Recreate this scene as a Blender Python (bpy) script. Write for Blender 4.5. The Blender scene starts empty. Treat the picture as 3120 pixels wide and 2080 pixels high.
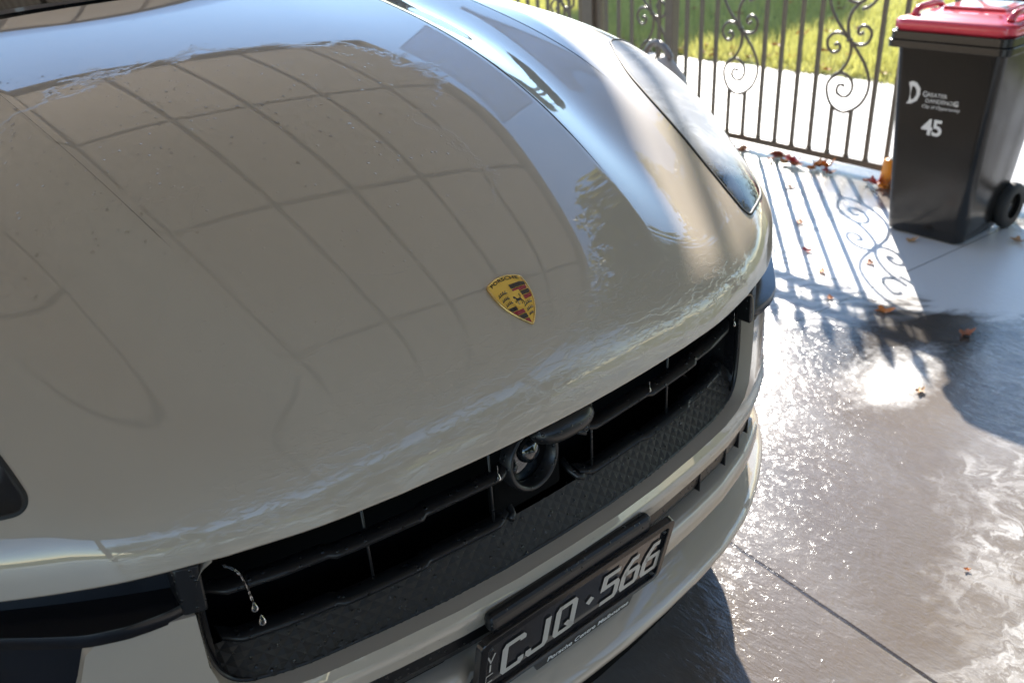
import bpy, bmesh, math, random
import numpy as np
from mathutils import Vector, Matrix, geometry
random.seed(7); RNG = np.random.default_rng(7)
sc = bpy.context.scene
col = sc.collection

# ------------------------------------------------------------------ camera
cam = bpy.data.cameras.new("camera"); cam.lens = 30.0; cam.sensor_width = 36.0
cam.clip_start = 0.05; cam.clip_end = 600
cam.dof.use_dof = True; cam.dof.focus_distance = 1.2; cam.dof.aperture_fstop = 5.6
camo = bpy.data.objects.new("camera", cam); col.objects.link(camo)
R_, U_, B_ = Vector((.776, -.627, -.063)), Vector((.342, .335, .878)), Vector((-.530, -.703, .475))
B_.normalize(); R_ = U_.cross(B_).normalized(); U_ = B_.cross(R_).normalized()
camo.matrix_world = Matrix(((R_.x, U_.x, B_.x, -.633), (R_.y, U_.y, B_.y, -.710), (R_.z, U_.z, B_.z, 1.47), (0, 0, 0, 1)))
sc.camera = camo

# ------------------------------------------------------------------ world, sun, exposure
SUN_EL, SUN_AZ = math.radians(30), math.radians(41.0)     # azimuth from +x towards +y
SDIR = Vector((math.cos(SUN_EL) * math.cos(SUN_AZ), math.cos(SUN_EL) * math.sin(SUN_AZ), math.sin(SUN_EL)))
w = bpy.data.worlds.new("World"); sc.world = w; w.use_nodes = True
nt = w.node_tree; bg = nt.nodes["Background"]
sky = nt.nodes.new("ShaderNodeTexSky"); sky.sky_type = 'NISHITA'; sky.sun_disc = False
sky.sun_elevation = SUN_EL; sky.sun_rotation = math.pi / 2 - SUN_AZ
sky.air_density = 1.0; sky.dust_density = 0.0; sky.ozone_density = 2.0
nt.links.new(sky.outputs[0], bg.inputs[0]); bg.inputs[1].default_value = 0.12
sun = bpy.data.lights.new("sun", 'SUN'); sun.energy = 4.6; sun.angle = math.radians(.5); sun.color = (1, .93, .83)
suno = bpy.data.objects.new("sun", sun); col.objects.link(suno)
suno.rotation_euler = SDIR.to_track_quat('Z', 'Y').to_euler()
sc.view_settings.view_transform = 'Standard'; sc.view_settings.look = 'None'
sc.view_settings.gamma = 1.0; sc.view_settings.exposure = 1.55
sc.cycles.max_bounces = 10; sc.cycles.glossy_bounces = 6; sc.cycles.transparent_max_bounces = 12
sc.cycles.sample_clamp_indirect = 6.0; sc.cycles.use_denoising = True

# ------------------------------------------------------------------ material helpers
class NT:
    def __init__(s, name):
        s.m = bpy.data.materials.new(name); s.m.use_nodes = True; s.t = s.m.node_tree
        s.b = s.t.nodes["Principled BSDF"]; s.out = s.t.nodes["Material Output"]
    def n(s, kind, **kw):
        x = s.t.nodes.new("ShaderNode" + kind)
        for k, v in kw.items():
            if hasattr(x, k) and k not in ('Scale',): setattr(x, k, v)
        return x
    def l(s, a, b): s.t.links.new(a, b)
    def coord(s, kind="Object", scale=(1, 1, 1), rot=(0, 0, 0), loc=(0, 0, 0)):
        c = s.n("TexCoord"); mp = s.n("Mapping"); mp.inputs["Scale"].default_value = scale
        mp.inputs["Rotation"].default_value = rot; mp.inputs["Location"].default_value = loc
        s.l(c.outputs[kind], mp.inputs[0]); return mp.outputs[0]
    def noise(s, vec, scale, detail=3, rough=.5, dist=0.):
        x = s.n("TexNoise"); x.inputs["Scale"].default_value = scale; x.inputs["Detail"].default_value = detail
        x.inputs["Roughness"].default_value = rough; x.inputs["Distortion"].default_value = dist
        s.l(vec, x.inputs["Vector"]); return x.outputs["Fac"]
    def wave(s, vec, scale, dist=0, detail=2, dscale=1., kind='BANDS', direction='X'):
        x = s.n("TexWave"); x.wave_type = kind
        if kind == 'BANDS': x.bands_direction = direction
        x.inputs["Scale"].default_value = scale; x.inputs["Distortion"].default_value = dist
        x.inputs["Detail"].default_value = detail; x.inputs["Detail Scale"].default_value = dscale
        s.l(vec, x.inputs["Vector"]); return x.outputs["Fac"]
    def ramp(s, fac, stops, interp='LINEAR'):
        r = s.n("ValToRGB"); r.color_ramp.interpolation = interp
        while len(r.color_ramp.elements) < len(stops): r.color_ramp.elements.new(.5)
        for e, (p, c) in zip(r.color_ramp.elements, stops):
            e.position = p; e.color = (c, c, c, 1) if isinstance(c, (int, float)) else (*c, 1)
        s.l(fac, r.inputs[0]); return r.outputs[0]
    def mix(s, f, a, b, mode='MIX'):
        x = s.n("Mix"); x.data_type = 'RGBA'; x.blend_type = mode
        for k, v in ((0, f), (6, a), (7, b)):
            if isinstance(v, (int, float)): x.inputs[k].default_value = v if k == 0 else (v, v, v, 1)
            elif isinstance(v, tuple): x.inputs[k].default_value = (*v, 1)
            else: s.l(v, x.inputs[k])
        return x.outputs[2]
    def math(s, op, a, b=None, c=None):
        x = s.n("Math"); x.operation = op
        for i, v in enumerate((a, b, c)):
            if v is None: continue
            if isinstance(v, (int, float)): x.inputs[i].default_value = v
            else: s.l(v, x.inputs[i])
        return x.outputs[0]
    def bump(s, h, strength=.3, dist=.01, normal=None):
        x = s.n("Bump"); x.inputs["Strength"].default_value = strength; x.inputs["Distance"].default_value = dist
        s.l(h, x.inputs["Height"])
        if normal is not None: s.l(normal, x.inputs["Normal"])
        return x.outputs[0]
    def set(s, **kw):
        for k, v in kw.items():
            k = {'color': 'Base Color', 'rough': 'Roughness', 'metal': 'Metallic', 'coat': 'Coat Weight', 'coatr': 'Coat Roughness',
                 'normal': 'Normal', 'spec': 'Specular IOR Level', 'trans': 'Transmission Weight', 'ior': 'IOR', 'coatn': 'Coat Normal', 'alpha': 'Alpha'}[k]
            i = s.b.inputs[k]
            if isinstance(v, (int, float)): i.default_value = v
            elif isinstance(v, tuple): i.default_value = (*v, 1)
            else: s.l(v, i)
        return s.m

def plain(name, c, rough=.5, metal=0., coat=0., spec=.5, nscale=0, namt=.15, bump=0., bscale=300):
    t = NT(name); t.set(rough=rough, metal=metal, coat=coat, spec=spec)
    if nscale:
        v = t.coord(); f = t.noise(v, nscale, 4, .6)
        t.set(color=t.mix(f, tuple(x * (1 - namt) for x in c), tuple(min(1, x * (1 + namt)) for x in c)))
    else: t.set(color=c)
    if bump:
        v = t.coord(); t.set(normal=t.bump(t.noise(v, bscale, 2), bump, .002))
    return t.m

PAINT_C = (.47, .40, .325)
def paint(name, wet=0.):
    t = NT(name); t.set(color=PAINT_C, rough=.55, coat=1.0, coatr=.012, spec=.12)
    t.b.inputs["Coat IOR"].default_value = 1.75
    v = t.coord()
    f = t.noise(v, 9, 3, .5)
    nrm = t.bump(t.noise(v, 1.6, 1, .4), .25, .002)                    # faint waves in the clear coat
    if wet:
        # thin sheet of water with a ragged rim and beads, lying on the upper middle of the bonnet
        nz0 = t.noise(t.coord(loc=(.3, .1, 0)), 5.5, 7, .66, .5)
        geo = t.n("NewGeometry"); sep = t.n("SeparateXYZ"); t.l(geo.outputs["Position"], sep.inputs[0])
        def dist(cx, cy, sx, sy):
            return t.math('SQRT', t.math('ADD', t.math('POWER', t.math('MULTIPLY', t.math('SUBTRACT', sep.outputs[0], cx), sx), 2), t.math('POWER', t.math('MULTIPLY', t.math('SUBTRACT', sep.outputs[1], cy), sy), 2)))
        w_ = t.math('MULTIPLY', t.math('SUBTRACT', nz0, .5), 1.1)
        d = t.math('MINIMUM', dist(-.13, .66, 2.7, 4.2), t.math('MINIMUM', dist(-.08, .40, 4.2, 6.), dist(-.30, .26, 9, 9)))
        e = t.math('SUBTRACT', 1., t.math('ADD', d, w_))                 # >0 inside the sheet
        rim = t.ramp(t.math('ADD', t.math('MULTIPLY', e, 2.), .5), [(.0, 0.), (.45, 0.), (.50, 1.), (.58, .6), (1., .5)])
        nrm = t.bump(rim, .2, .0009, nrm)
        vor = t.n("TexVoronoi"); vor.inputs["Scale"].default_value = 85; t.l(v, vor.inputs["Vector"])
        bead = t.ramp(vor.outputs["Distance"], [(0., 1.), (.12, .8), (.2, 0.), (1., 0.)])
        zone = t.ramp(t.math('ADD', e, .5), [(0., 0.), (.5, 0.), (.55, 1.), (1., 1.)])
        pick = t.ramp(vor.outputs["Color"], [(0., 0.), (.66, 0.), (.7, 1.), (1., 1.)])
        hb = t.math('MULTIPLY', t.math('MULTIPLY', bead, zone), pick)
        nrm = t.bump(hb, .5, .0009, nrm)
        # ripples of water running over the nose
        band = t.ramp(sep.outputs[1], [(0, 1), (.085, 1), (.125, 0), (1, 0)])
        rip = t.noise(t.coord(scale=(1, 1, 4)), 30, 4, .6, .8)
        nrm = t.bump(t.math('MULTIPLY', t.ramp(rip, [(0, 0), (.48, 0), (.56, 1), (1, 1)]), band), .22, .0012, nrm)
    t.set(normal=nrm, coatn=nrm)
    t.set(color=t.mix(f, tuple(x * .97 for x in PAINT_C), tuple(x * 1.03 for x in PAINT_C)))
    return t.m

def black_wet(name, c=(.012, .012, .013), rough=.32):
    t = NT(name); v = t.coord(); vor = t.n("TexVoronoi"); vor.inputs["Scale"].default_value = 110; t.l(v, vor.inputs["Vector"])
    bead = t.ramp(vor.outputs["Distance"], [(0., 1.), (.2, .7), (.3, 0.), (1., 0.)])
    pick = t.ramp(vor.outputs["Color"], [(0., 0.), (.5, 0.), (.55, 1.), (1., 1.)])
    g = t.noise(v, 240, 3, .6)
    n1 = t.bump(t.math('MULTIPLY', bead, pick), .8, .0016, t.bump(g, .12, .001))
    r = t.mix(t.math('MULTIPLY', bead, pick), rough, .06)
    return t.set(color=c, rough=r, normal=n1, spec=.5)

M = {}
M['paint'] = paint("car_paint_greige"); M['paint_wet'] = paint("car_paint_wet", 1.)
M['black'] = black_wet("black_trim_wet"); M['gloss'] = plain("black_gloss_trim", (.010, .010, .012), .16, spec=.5)
M['void'] = plain("dark_cavity", (.006, .006, .006), .9, spec=.05)
M['band'] = black_wet("grille_band_wet", (.016, .012, .009), .55)
M['rubber'] = plain("rubber", (.02, .02, .02), .6)
M['steel'] = plain("gate_steel_paint", (.15, .125, .095), .38, nscale=30, namt=.2)
M['char'] = plain("plate_characters", (.50, .48, .44), .35)
M['white_ink'] = plain("white_print", (.75, .76, .76), .5)
M['plate'] = plain("plate_black", (.018, .018, .022), .12, coat=1.)
M['gold'] = plain("crest_gold", (.98, .55, .09), .4, metal=.05, nscale=900, namt=.12)
M['goldrim'] = plain("crest_rim", (.80, .56, .22), .22, metal=.9)
M['crest_red'] = plain("crest_red", (.30, .01, .03), .2, coat=1.)
M['crest_black'] = plain("crest_black", (.01, .01, .012), .2, coat=1.)
M['glassdark'] = plain("dark_glass", (.008, .01, .012), .02, coat=1.)
M['chrome'] = plain("wheel_metal", (.6, .6, .62), .30, metal=.8)
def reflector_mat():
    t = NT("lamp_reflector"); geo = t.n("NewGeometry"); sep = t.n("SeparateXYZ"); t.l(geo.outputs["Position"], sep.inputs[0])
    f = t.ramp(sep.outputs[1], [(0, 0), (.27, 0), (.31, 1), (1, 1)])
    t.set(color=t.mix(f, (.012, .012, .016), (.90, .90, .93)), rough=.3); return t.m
M['reflector'] = reflector_mat()
M['lampdark'] = plain("lamp_bezel_dark", (.03, .03, .04), .2, coat=.5)
M['tyre'] = plain("tyre_rubber", (.022, .022, .022), .7)
M['red_lid'] = plain("red_plastic", (.66, .045, .075), .25, coat=.8, nscale=8, namt=.12)
M['bin'] = plain("bin_black_plastic", (.012, .0115, .011), .2, nscale=6, namt=.45, bump=.15, bscale=60)
M['tub'] = plain("beige_plastic", (.46, .40, .34), .45)
M['greytube'] = plain("grey_plastic_tube", (.20, .18, .17), .3)
M['orange'] = plain("orange_plastic", (.85, .30, .01), .3)
M['soffit_dark'] = plain("ceiling_joint_batten", (.15, .135, .12), .7)
M['fascia'] = plain("fascia_paint", (.10, .085, .07), .4)
M['post'] = plain("post_paint", (.12, .10, .085), .4)

def lens_with_glare():
    t = NT("lamp_lens_with_glare"); t.t.nodes.remove(t.b)
    tr = t.n("BsdfTransparent"); gl = t.n("BsdfGlossy"); gl.inputs["Roughness"].default_value = .01
    df = t.n("BsdfDiffuse"); df.inputs[0].default_value = (.85, .87, .92, 1)
    fr = t.n("Fresnel"); fr.inputs[0].default_value = 1.5
    v = t.coord(); nz = t.noise(v, 14, 5, .65, .6)
    nb = t.bump(nz, .3, .002); t.l(nb, gl.inputs["Normal"]); t.l(nb, fr.inputs["Normal"])
    a = t.n("MixShader"); t.l(fr.outputs[0], a.inputs[0]); t.l(tr.outputs[0], a.inputs[1]); t.l(gl.outputs[0], a.inputs[2])
    geo = t.n("NewGeometry"); sep = t.n("SeparateXYZ"); t.l(geo.outputs["Position"], sep.inputs[0])
    glare = t.math('MULTIPLY', t.ramp(sep.outputs[1], [(0, .0), (.255, .0), (.34, 1.), (1, 1.)]), t.ramp(nz, [(0, .45), (.45, .6), (.6, .85), (1, .9)]))  # white glare put into the lens colour, growing from its front tip back
    b = t.n("MixShader"); t.l(t.math('ADD', glare, .01), b.inputs[0]); t.l(a.outputs[0], b.inputs[1]); t.l(df.outputs[0], b.inputs[2])
    t.l(b.outputs[0], t.out.inputs[0]); return t.m
M['lens'] = lens_with_glare()
def water_mat():
    t = NT("water_drop"); t.t.nodes.remove(t.b)
    tr = t.n("BsdfTransparent"); gl = t.n("BsdfGlossy"); gl.inputs["Roughness"].default_value = .0
    fr = t.n("Fresnel"); fr.inputs[0].default_value = 1.45
    a = t.n("MixShader"); t.l(fr.outputs[0], a.inputs[0]); t.l(tr.outputs[0], a.inputs[1]); t.l(gl.outputs[0], a.inputs[2])
    t.l(a.outputs[0], t.out.inputs[0]); return t.m
M['water'] = water_mat()

# ------------------------------------------------------------------ object helpers
def mesh(name, V, F, mat, parent=None, smooth=True, mats=None, fm=None):
    me = bpy.data.meshes.new(name); me.from_pydata([tuple(map(float, v)) for v in V], [], [tuple(map(int, f)) for f in F]); me.update()
    for mm in (mats or [mat]): me.materials.append(mm)
    if fm is not None:
        for p, i in zip(me.polygons, fm): p.material_index = i
    me.polygons.foreach_set("use_smooth", [smooth] * len(me.polygons))
    o = bpy.data.objects.new(name, me); col.objects.link(o)
    if parent is not None: o.parent = parent
    return o
def empty(name, label, cat, loc=(0, 0, 0), group=None):
    o = bpy.data.objects.new(name, None); col.objects.link(o); o.location = loc; tag(o, label, cat, group); return o
def tag(o, label=None, cat=None, group=None, kind=None):
    if label: o['label'] = label
    if cat: o['category'] = cat
    if group: o['group'] = group
    if kind: o['kind'] = kind
    return o
def bevel(o, w=.003, seg=2, ang=40):
    m = o.modifiers.new("bevel", 'BEVEL'); m.width = w; m.segments = seg; m.limit_method = 'ANGLE'; m.angle_limit = math.radians(ang); m.harden_normals = False
    return o
def autos(o, ang=35):
    me = o.data; me.polygons.foreach_set("use_smooth", [True] * len(me.polygons))
    bm = bmesh.new(); bm.from_mesh(me)
    for e in bm.edges:
        if len(e.link_faces) == 2 and e.calc_face_angle(0) > math.radians(ang): e.smooth = False
    bm.to_mesh(me); bm.free(); return o

class B:
    """collects shapes into one mesh"""
    def __init__(s): s.V = []; s.F = []; s.m = []
    def add(s, V, F, mi=0):
        k = len(s.V); s.V += [tuple(v) for v in V]; s.F += [tuple(i + k for i in f) for f in F]; s.m += [mi] * len(F); return s
    def box(s, c, d, R=None, mi=0):
        P = []
        for x in (-1, 1):
            for y in (-1, 1):
                for z in (-1, 1):
                    v = Vector((x * d[0] / 2, y * d[1] / 2, z * d[2] / 2))
                    if R is not None: v = R @ v
                    P.append(v + Vector(c))
        return s.add(P, [(0, 1, 3, 2), (4, 6, 7, 5), (0, 4, 5, 1), (2, 3, 7, 6), (0, 2, 6, 4), (1, 5, 7, 3)], mi)
    def tube(s, pts, r, n=10, mi=0, cap=True, closed=False):
        pts = [Vector(p) for p in pts]; k = len(pts); V = []; F = []
        rr = r if hasattr(r, '__len__') else [r] * k
        up = Vector((0, 0, 1)); prev = None
        for i, p in enumerate(pts):
            a = pts[(i - 1) % k] if (i > 0 or closed) else p; b = pts[(i + 1) % k] if (i < k - 1 or closed) else p
            t = (b - a).normalized() if (b - a).length > 1e-9 else Vector((0, 0, 1))
            if prev is None:
                u = t.cross(up) if abs(t.z) < .95 else t.cross(Vector((1, 0, 0)))
            else: u = prev - t * prev.dot(t)
            u.normalize(); prev = u; w_ = t.cross(u)
            for j in range(n):
                an = 2 * math.pi * j / n + math.pi / n
                V.append(p + u * math.cos(an) * rr[i] + w_ * math.sin(an) * rr[i])
        for i in range(k if closed else k - 1):
            for j in range(n):
                i2 = (i + 1) % k; F.append((i * n + j, i * n + (j + 1) % n, i2 * n + (j + 1) % n, i2 * n + j))
        if cap and not closed: F += [tuple(range(n))[::-1], tuple(range((k - 1) * n, k * n))]
        return s.add(V, F, mi)
    def grid(s, G, mi=0, flip=False):
        a, b = G.shape[:2]; F = []
        for i in range(a - 1):
            for j in range(b - 1):
                q = (i * b + j, (i + 1) * b + j, (i + 1) * b + j + 1, i * b + j + 1); F.append(q[::-1] if flip else q)
        return s.add(G.reshape(-1, 3), F, mi)
    def lathe(s, prof, c, n=32, axis='z', mi=0, R=None):
        V = []; F = []
        for (r, h) in prof:
            for j in range(n):
                a = 2 * math.pi * j / n; v = Vector((r * math.cos(a), r * math.sin(a), h))
                if R is not None: v = R @ v
                V.append(v + Vector(c))
        for i in range(len(prof) - 1):
            for j in range(n): F.append((i * n + j, i * n + (j + 1) % n, (i + 1) * n + (j + 1) % n, (i + 1) * n + j))
        return s.add(V, F, mi)
    def done(s, name, mat, parent=None, smooth=False, mats=None, auto=None):
        o = mesh(name, s.V, s.F, mat, parent, smooth, mats, s.m if mats else None)
        if auto: autos(o, auto)
        return o

def crv(P, n=8, closed=False):
    """Catmull-Rom through points"""
    P = [np.array(p, float) for p in P]; k = len(P); out = []
    for i in range(k if closed else k - 1):
        p1, p2 = P[i], P[(i + 1) % k]
        p0 = P[(i - 1) % k] if (i > 0 or closed) else 2 * p1 - p2
        p3 = P[(i + 2) % k] if (i + 2 < k or closed) else 2 * p2 - p1
        for t in np.linspace(0, 1, n, endpoint=False):
            out.append(.5 * ((2 * p1) + (-p0 + p2) * t + (2 * p0 - 5 * p1 + 4 * p2 - p3) * t * t + (-p0 + 3 * p1 - 3 * p2 + p3) * t ** 3))
    if not closed: out.append(P[-1])
    return out

def textmesh(body, size, shear=0., spacing=1., offset=0.):
    c = bpy.data.curves.new("t", 'FONT'); c.body = body; c.size = size; c.shear = shear; c.space_character = spacing; c.offset = offset
    c.align_x = 'LEFT'; c.fill_mode = 'FRONT'; c.resolution_u = 4
    o = bpy.data.objects.new("t", c); me = bpy.data.meshes.new_from_object(o)
    V = [v.co.copy() for v in me.vertices]; F = [tuple(p.vertices) for p in me.polygons]
    bpy.data.objects.remove(o); bpy.data.curves.remove(c); bpy.data.meshes.remove(me)
    return V, F

# ================================================================== THE CAR SURFACES
S0 = [(0,.018,.832),(0,.024,.868),(0,.045,.912),(0,.082,.948),(0,.138,.990),(0,.25,1.047),(0,.42,1.117),(0,.62,1.179),(0,.9,1.242),(0,1.35,1.296)]
S2 = [(.255,.032,.832),(.262,.042,.868),(.275,.065,.905),(.288,.107,.937),(.303,.155,.97),(.325,.245,1.020),(.352,.40,1.088),(.378,.578,1.15),(.41,.876,1.222),(.445,1.35,1.28)]
S4 = [(.46,.075,.832),(.47,.083,.858),(.485,.104,.884),(.50,.135,.907),(.515,.175,.932),(.537,.24,.967),(.57,.36,1.028),(.607,.53,1.10),(.668,.80,1.165),(.74,1.3,1.23)]
S6 = [(.72,.213,.832),(.728,.222,.85),(.737,.232,.868),(.752,.26,.895),(.77,.305,.92),(.79,.365,.95),(.815,.45,1.01),(.838,.58,1.08),(.868,.84,1.15),(.885,1.3,1.19)]
S7 = [(.85,.345,.832),(.856,.355,.845),(.862,.37,.857),(.872,.395,.87),(.883,.43,.885),(.895,.48,.905),(.91,.56,.945),(.925,.68,.99),(.94,.9,1.035),(.95,1.3,1.07)]
S8 = [(.925,.50,.82),(.929,.515,.822),(.932,.53,.824),(.937,.55,.828),(.94,.58,.832),(.944,.62,.838),(.948,.68,.845),(.952,.78,.855),(.956,.95,.865),(.96,1.3,.88)]
XE = [0,.1,.2,.3,.35,.4,.469,.5,.55,.6,.65,.7,.75,.8,.85,.9,.93,.95]
YE = [.018,.02,.028,.040,.048,.057,.077,.087,.109,.135,.165,.198,.238,.285,.345,.43,.52,.65]
def y_e(x): return np.interp(np.abs(x), XE, YE)
def crow(P, u):
    P = np.asarray(P, float); n = len(P); i = np.clip(u.astype(int), 0, n - 2); t = (u - i)[..., None]
    g = lambda k: P[np.clip(k, 0, n - 1)]
    p1, p2 = g(i), g(i + 1)
    p0 = np.where((i == 0)[..., None], 2 * p1 - p2, g(i - 1)); p3 = np.where((i == n - 2)[..., None], 2 * p2 - p1, g(i + 2))
    return .5 * ((2 * p1) + (-p0 + p2) * t + (2 * p0 - 5 * p1 + 4 * p2 - p3) * t * t + (-p0 + 3 * p1 - 3 * p2 + p3) * t ** 3)
def hood_grid(nv):
    v = np.linspace(0, 9, nv)
    c0, c2, c4, c6, c7, c8 = [crow(s, v) for s in (S0, S2, S4, S6, S7, S8)]
    mid = (c0 + c2) / 2; mid[:, 2] += .25 * (c0[:, 2] - c2[:, 2]); mid[:, 1] += .225 * (c0[:, 1] - c2[:, 1])
    s3 = c2 * .5 + c4 * .5; s3[:, 2] -= .021 * np.clip((v - 3) / 3, 0, 1); s3[:, 1] -= .006 * np.clip(1 - v / 5, 0, 1)
    s5 = c4 * .55 + c6 * .45; b = np.clip(v / 2, 0, 1) * np.clip((9 - v) / 2, 0, 1)
    s5[:, 2] += .012 * b; s5[:, 1] -= .014 * np.clip(1 - v / 8, 0, 1); s5[:, 0] += .003
    P = np.array([c0, mid, c2, s3, c4, s5, c6, c7, c8])
    def seg(P, n, mir=False):
        k = len(P); res = []
        for uu in np.linspace(0, k - 1, n * (k - 1) + 1):
            i = min(int(uu), k - 2); t = uu - i; p1, p2 = P[i], P[i + 1]
            p0 = P[i - 1] if i > 0 else (P[1] * [-1, 1, 1] if mir else 2 * P[i] - P[i + 1])
            p3 = P[i + 2] if i + 2 < k else 2 * P[i + 1] - P[i]
            res.append(.5 * ((2 * p1) + (-p0 + p2) * t + (2 * p0 - 5 * p1 + 4 * p2 - p3) * t * t + (-p0 + 3 * p1 - 3 * p2 + p3) * t ** 3))
        return res
    a = seg(P[0:3], 16, True); b = seg(P[2:5], 16); d = seg(P[4:9], 16)
    G = np.array(a + b[1:] + d[1:])
    for _ in range(220): G[:, 1:-1] = G[:, 1:-1] * .5 + .25 * (G[:, :-2] + G[:, 2:])
    G[0, :, 0] = 0
    return np.concatenate([(G * [-1, 1, 1])[:0:-1], G])
NV = 181
HG = hood_grid(NV); HC = 128
def hsurf(s, v):
    """point on the bonnet surface, s = signed lateral index, v = 0..9"""
    a = s + HC; b = v / 9 * (NV - 1); a = min(max(a, 0), 255.999); b = min(max(b, 0), NV - 1.001)
    i, j = int(a), int(b); u, t = a - i, b - j
    return HG[i, j] * (1 - u) * (1 - t) + HG[i + 1, j] * u * (1 - t) + HG[i, j + 1] * (1 - u) * t + HG[i + 1, j + 1] * u * t
LAMP = [(92,7.59),(86,7.6),(82,7.46),(78,7.29),(74,7.04),(72,6.75),(71,6.3),(71,5.5),(72,4.75),(73,4.0),(74,3.45),(76,3.12),(79,3.1),(84,3.14),(91,3.4),(97,4.7),(100,5.93),(101.5,6.94),(99,7.45)]
LAMP_C = [tuple(p) for p in crv(LAMP, 8, True)]
def lampside(sd):
    return LAMP_C if sd > 0 else [(x + 4.4 * max(0, min(1, (90 - x) / 12)), y) for x, y in LAMP_C]
def inside(poly, x, y):
    c = False; n = len(poly)
    for i in range(n):
        x1, y1 = poly[i]; x2, y2 = poly[(i + 1) % n]
        if (y1 > y) != (y2 > y) and x < (x2 - x1) * (y - y1) / (y2 - y1) + x1: c = not c
    return c

car = empty("parked_car", "wet greige car parked nose-in beside the gate, bonnet and grille filling the view", "car")

def build_hood():
    ns = 2 * HC + 1; dv = 9 / (NV - 1)
    V = [tuple(p) for p in HG.reshape(-1, 3)]; F = []; LF = {1: [], -1: []}
    idx = lambda i, j: i * NV + j
    # which cells does the lamp outline cross
    cut = {1: set(), -1: set()}
    for sd in (1, -1):
        polyR = lampside(sd); n = len(polyR)
        for k in range(n):
            (x1, y1), (x2, y2) = polyR[k], polyR[(k + 1) % n]
            for t in np.linspace(0, 1, 24):
                x = x1 + (x2 - x1) * t; y = (y1 + (y2 - y1) * t) / dv
                cut[sd].add((int(math.floor(sd * x)) + HC, int(y)))
    ins = {}; PR, PL = lampside(1), lampside(-1)
    for i in range(ns):
        x = abs(i - HC)
        if x < 69 or x > 103: continue
        for j in range(NV):
            if 2.8 < j * dv < 8: ins[(i, j)] = inside(PR if i >= HC else PL, x, j * dv)
    for i in range(ns - 1):
        sd = 1 if i >= HC else -1
        for j in range(NV - 1):
            if (i, j) in cut[sd]: continue
            q = (idx(i, j), idx(i + 1, j), idx(i + 1, j + 1), idx(i, j + 1))
            (LF[sd] if ins.get((i, j)) else F).append(q)
    for sd in (1, -1):
        pts = {}; order = []; polyR = lampside(sd)
        def addp(x, y):
            key = (round(x, 5), round(y, 5))
            if key not in pts: pts[key] = len(order); order.append(key)
            return pts[key]
        for (i, j) in cut[sd]:
            for a in (0, 1):
                for b in (0, 1): addp(i + a - HC, (j + b) * dv)
        ngrid = len(order)
        loop = [addp(sd * x, y) for x, y in polyR]
        edges = [(loop[k], loop[(k + 1) % n]) for k in range(n)]
        res = geometry.delaunay_2d_cdt([Vector((a, b * 12)) for a, b in order], edges, [], 0, 1e-6)
        vv, fo = res[0], res[2]
        base = len(V); mp = {}
        for f in fo:
            cx = sum(vv[k].x for k in f) / 3; cy = sum(vv[k].y for k in f) / 36
            if (int(math.floor(cx)) + HC, int(cy / dv)) not in cut[sd]: continue
            g = []
            for k in f:
                x, y = vv[k].x, vv[k].y / 12; rx, ry = round(x), round(y / dv)
                if abs(x - rx) < 1e-4 and abs(y / dv - ry) < 1e-4: g.append(idx(rx + HC, ry))
                else:
                    if k not in mp: mp[k] = len(V); V.append(tuple(hsurf(x, y)))
                    g.append(mp[k])
            (LF[sd] if inside(polyR, abs(cx), cy) else F).append(tuple(g))
    # rolled-under leading edge
    rows = []
    base = len(V)
    for (dy, dz, sh) in ((.004, -.0045, 0), (.012, -.006, 0), (.06, .0, 0)):
        r = []
        for i in range(ns):
            p = HG[i, 0]; nrm = np.array([p[0] * .35, -1.0, 0]); nrm /= np.linalg.norm(nrm)
            r.append(len(V)); V.append((p[0] * (1 - dy * .35), p[1] + dy, p[2] + dz))
        rows.append(r)
    prev = [idx(i, 0) for i in range(ns)]
    for r in rows:
        for i in range(ns - 1): F.append((prev[i + 1], prev[i], r[i], r[i + 1]))
        prev = r
    def compact(name, faces, mat, parent):
        used = sorted({k for f in faces for k in f}); mp = {k: i for i, k in enumerate(used)}
        return mesh(name, [V[k] for k in used], [tuple(mp[k] for k in f) for f in faces], mat, parent)
    hood = compact("bonnet", F, M['paint_wet'], car)
    return hood, compact, LF, V
hood, compact, LF, HV = build_hood()

def hood_n(s, v):
    a = hsurf(s + .5, v) - hsurf(s - .5, v); b = hsurf(s, v + .06) - hsurf(s, v - .06); n = np.cross(a, b); return n / np.linalg.norm(n)

# ---- thin dark lines added along the two bonnet creases on each side
for s_, v0, v1 in ((32, 4.9, 8.98), (64, 6.9, 8.98)):
    for sd in (1, -1):
        L = [hsurf(sd * s_, v) - hood_n(sd * s_, v) * .0006 for v in np.linspace(v0, v1, 50)]
        b = B(); b.tube(L, [(.0003 + .0013 * min(1, i / 14)) * (1 if sd > 0 else .45) for i in range(50)], 6); b.done("crease_line", M['rubber'], hood, True)

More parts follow.
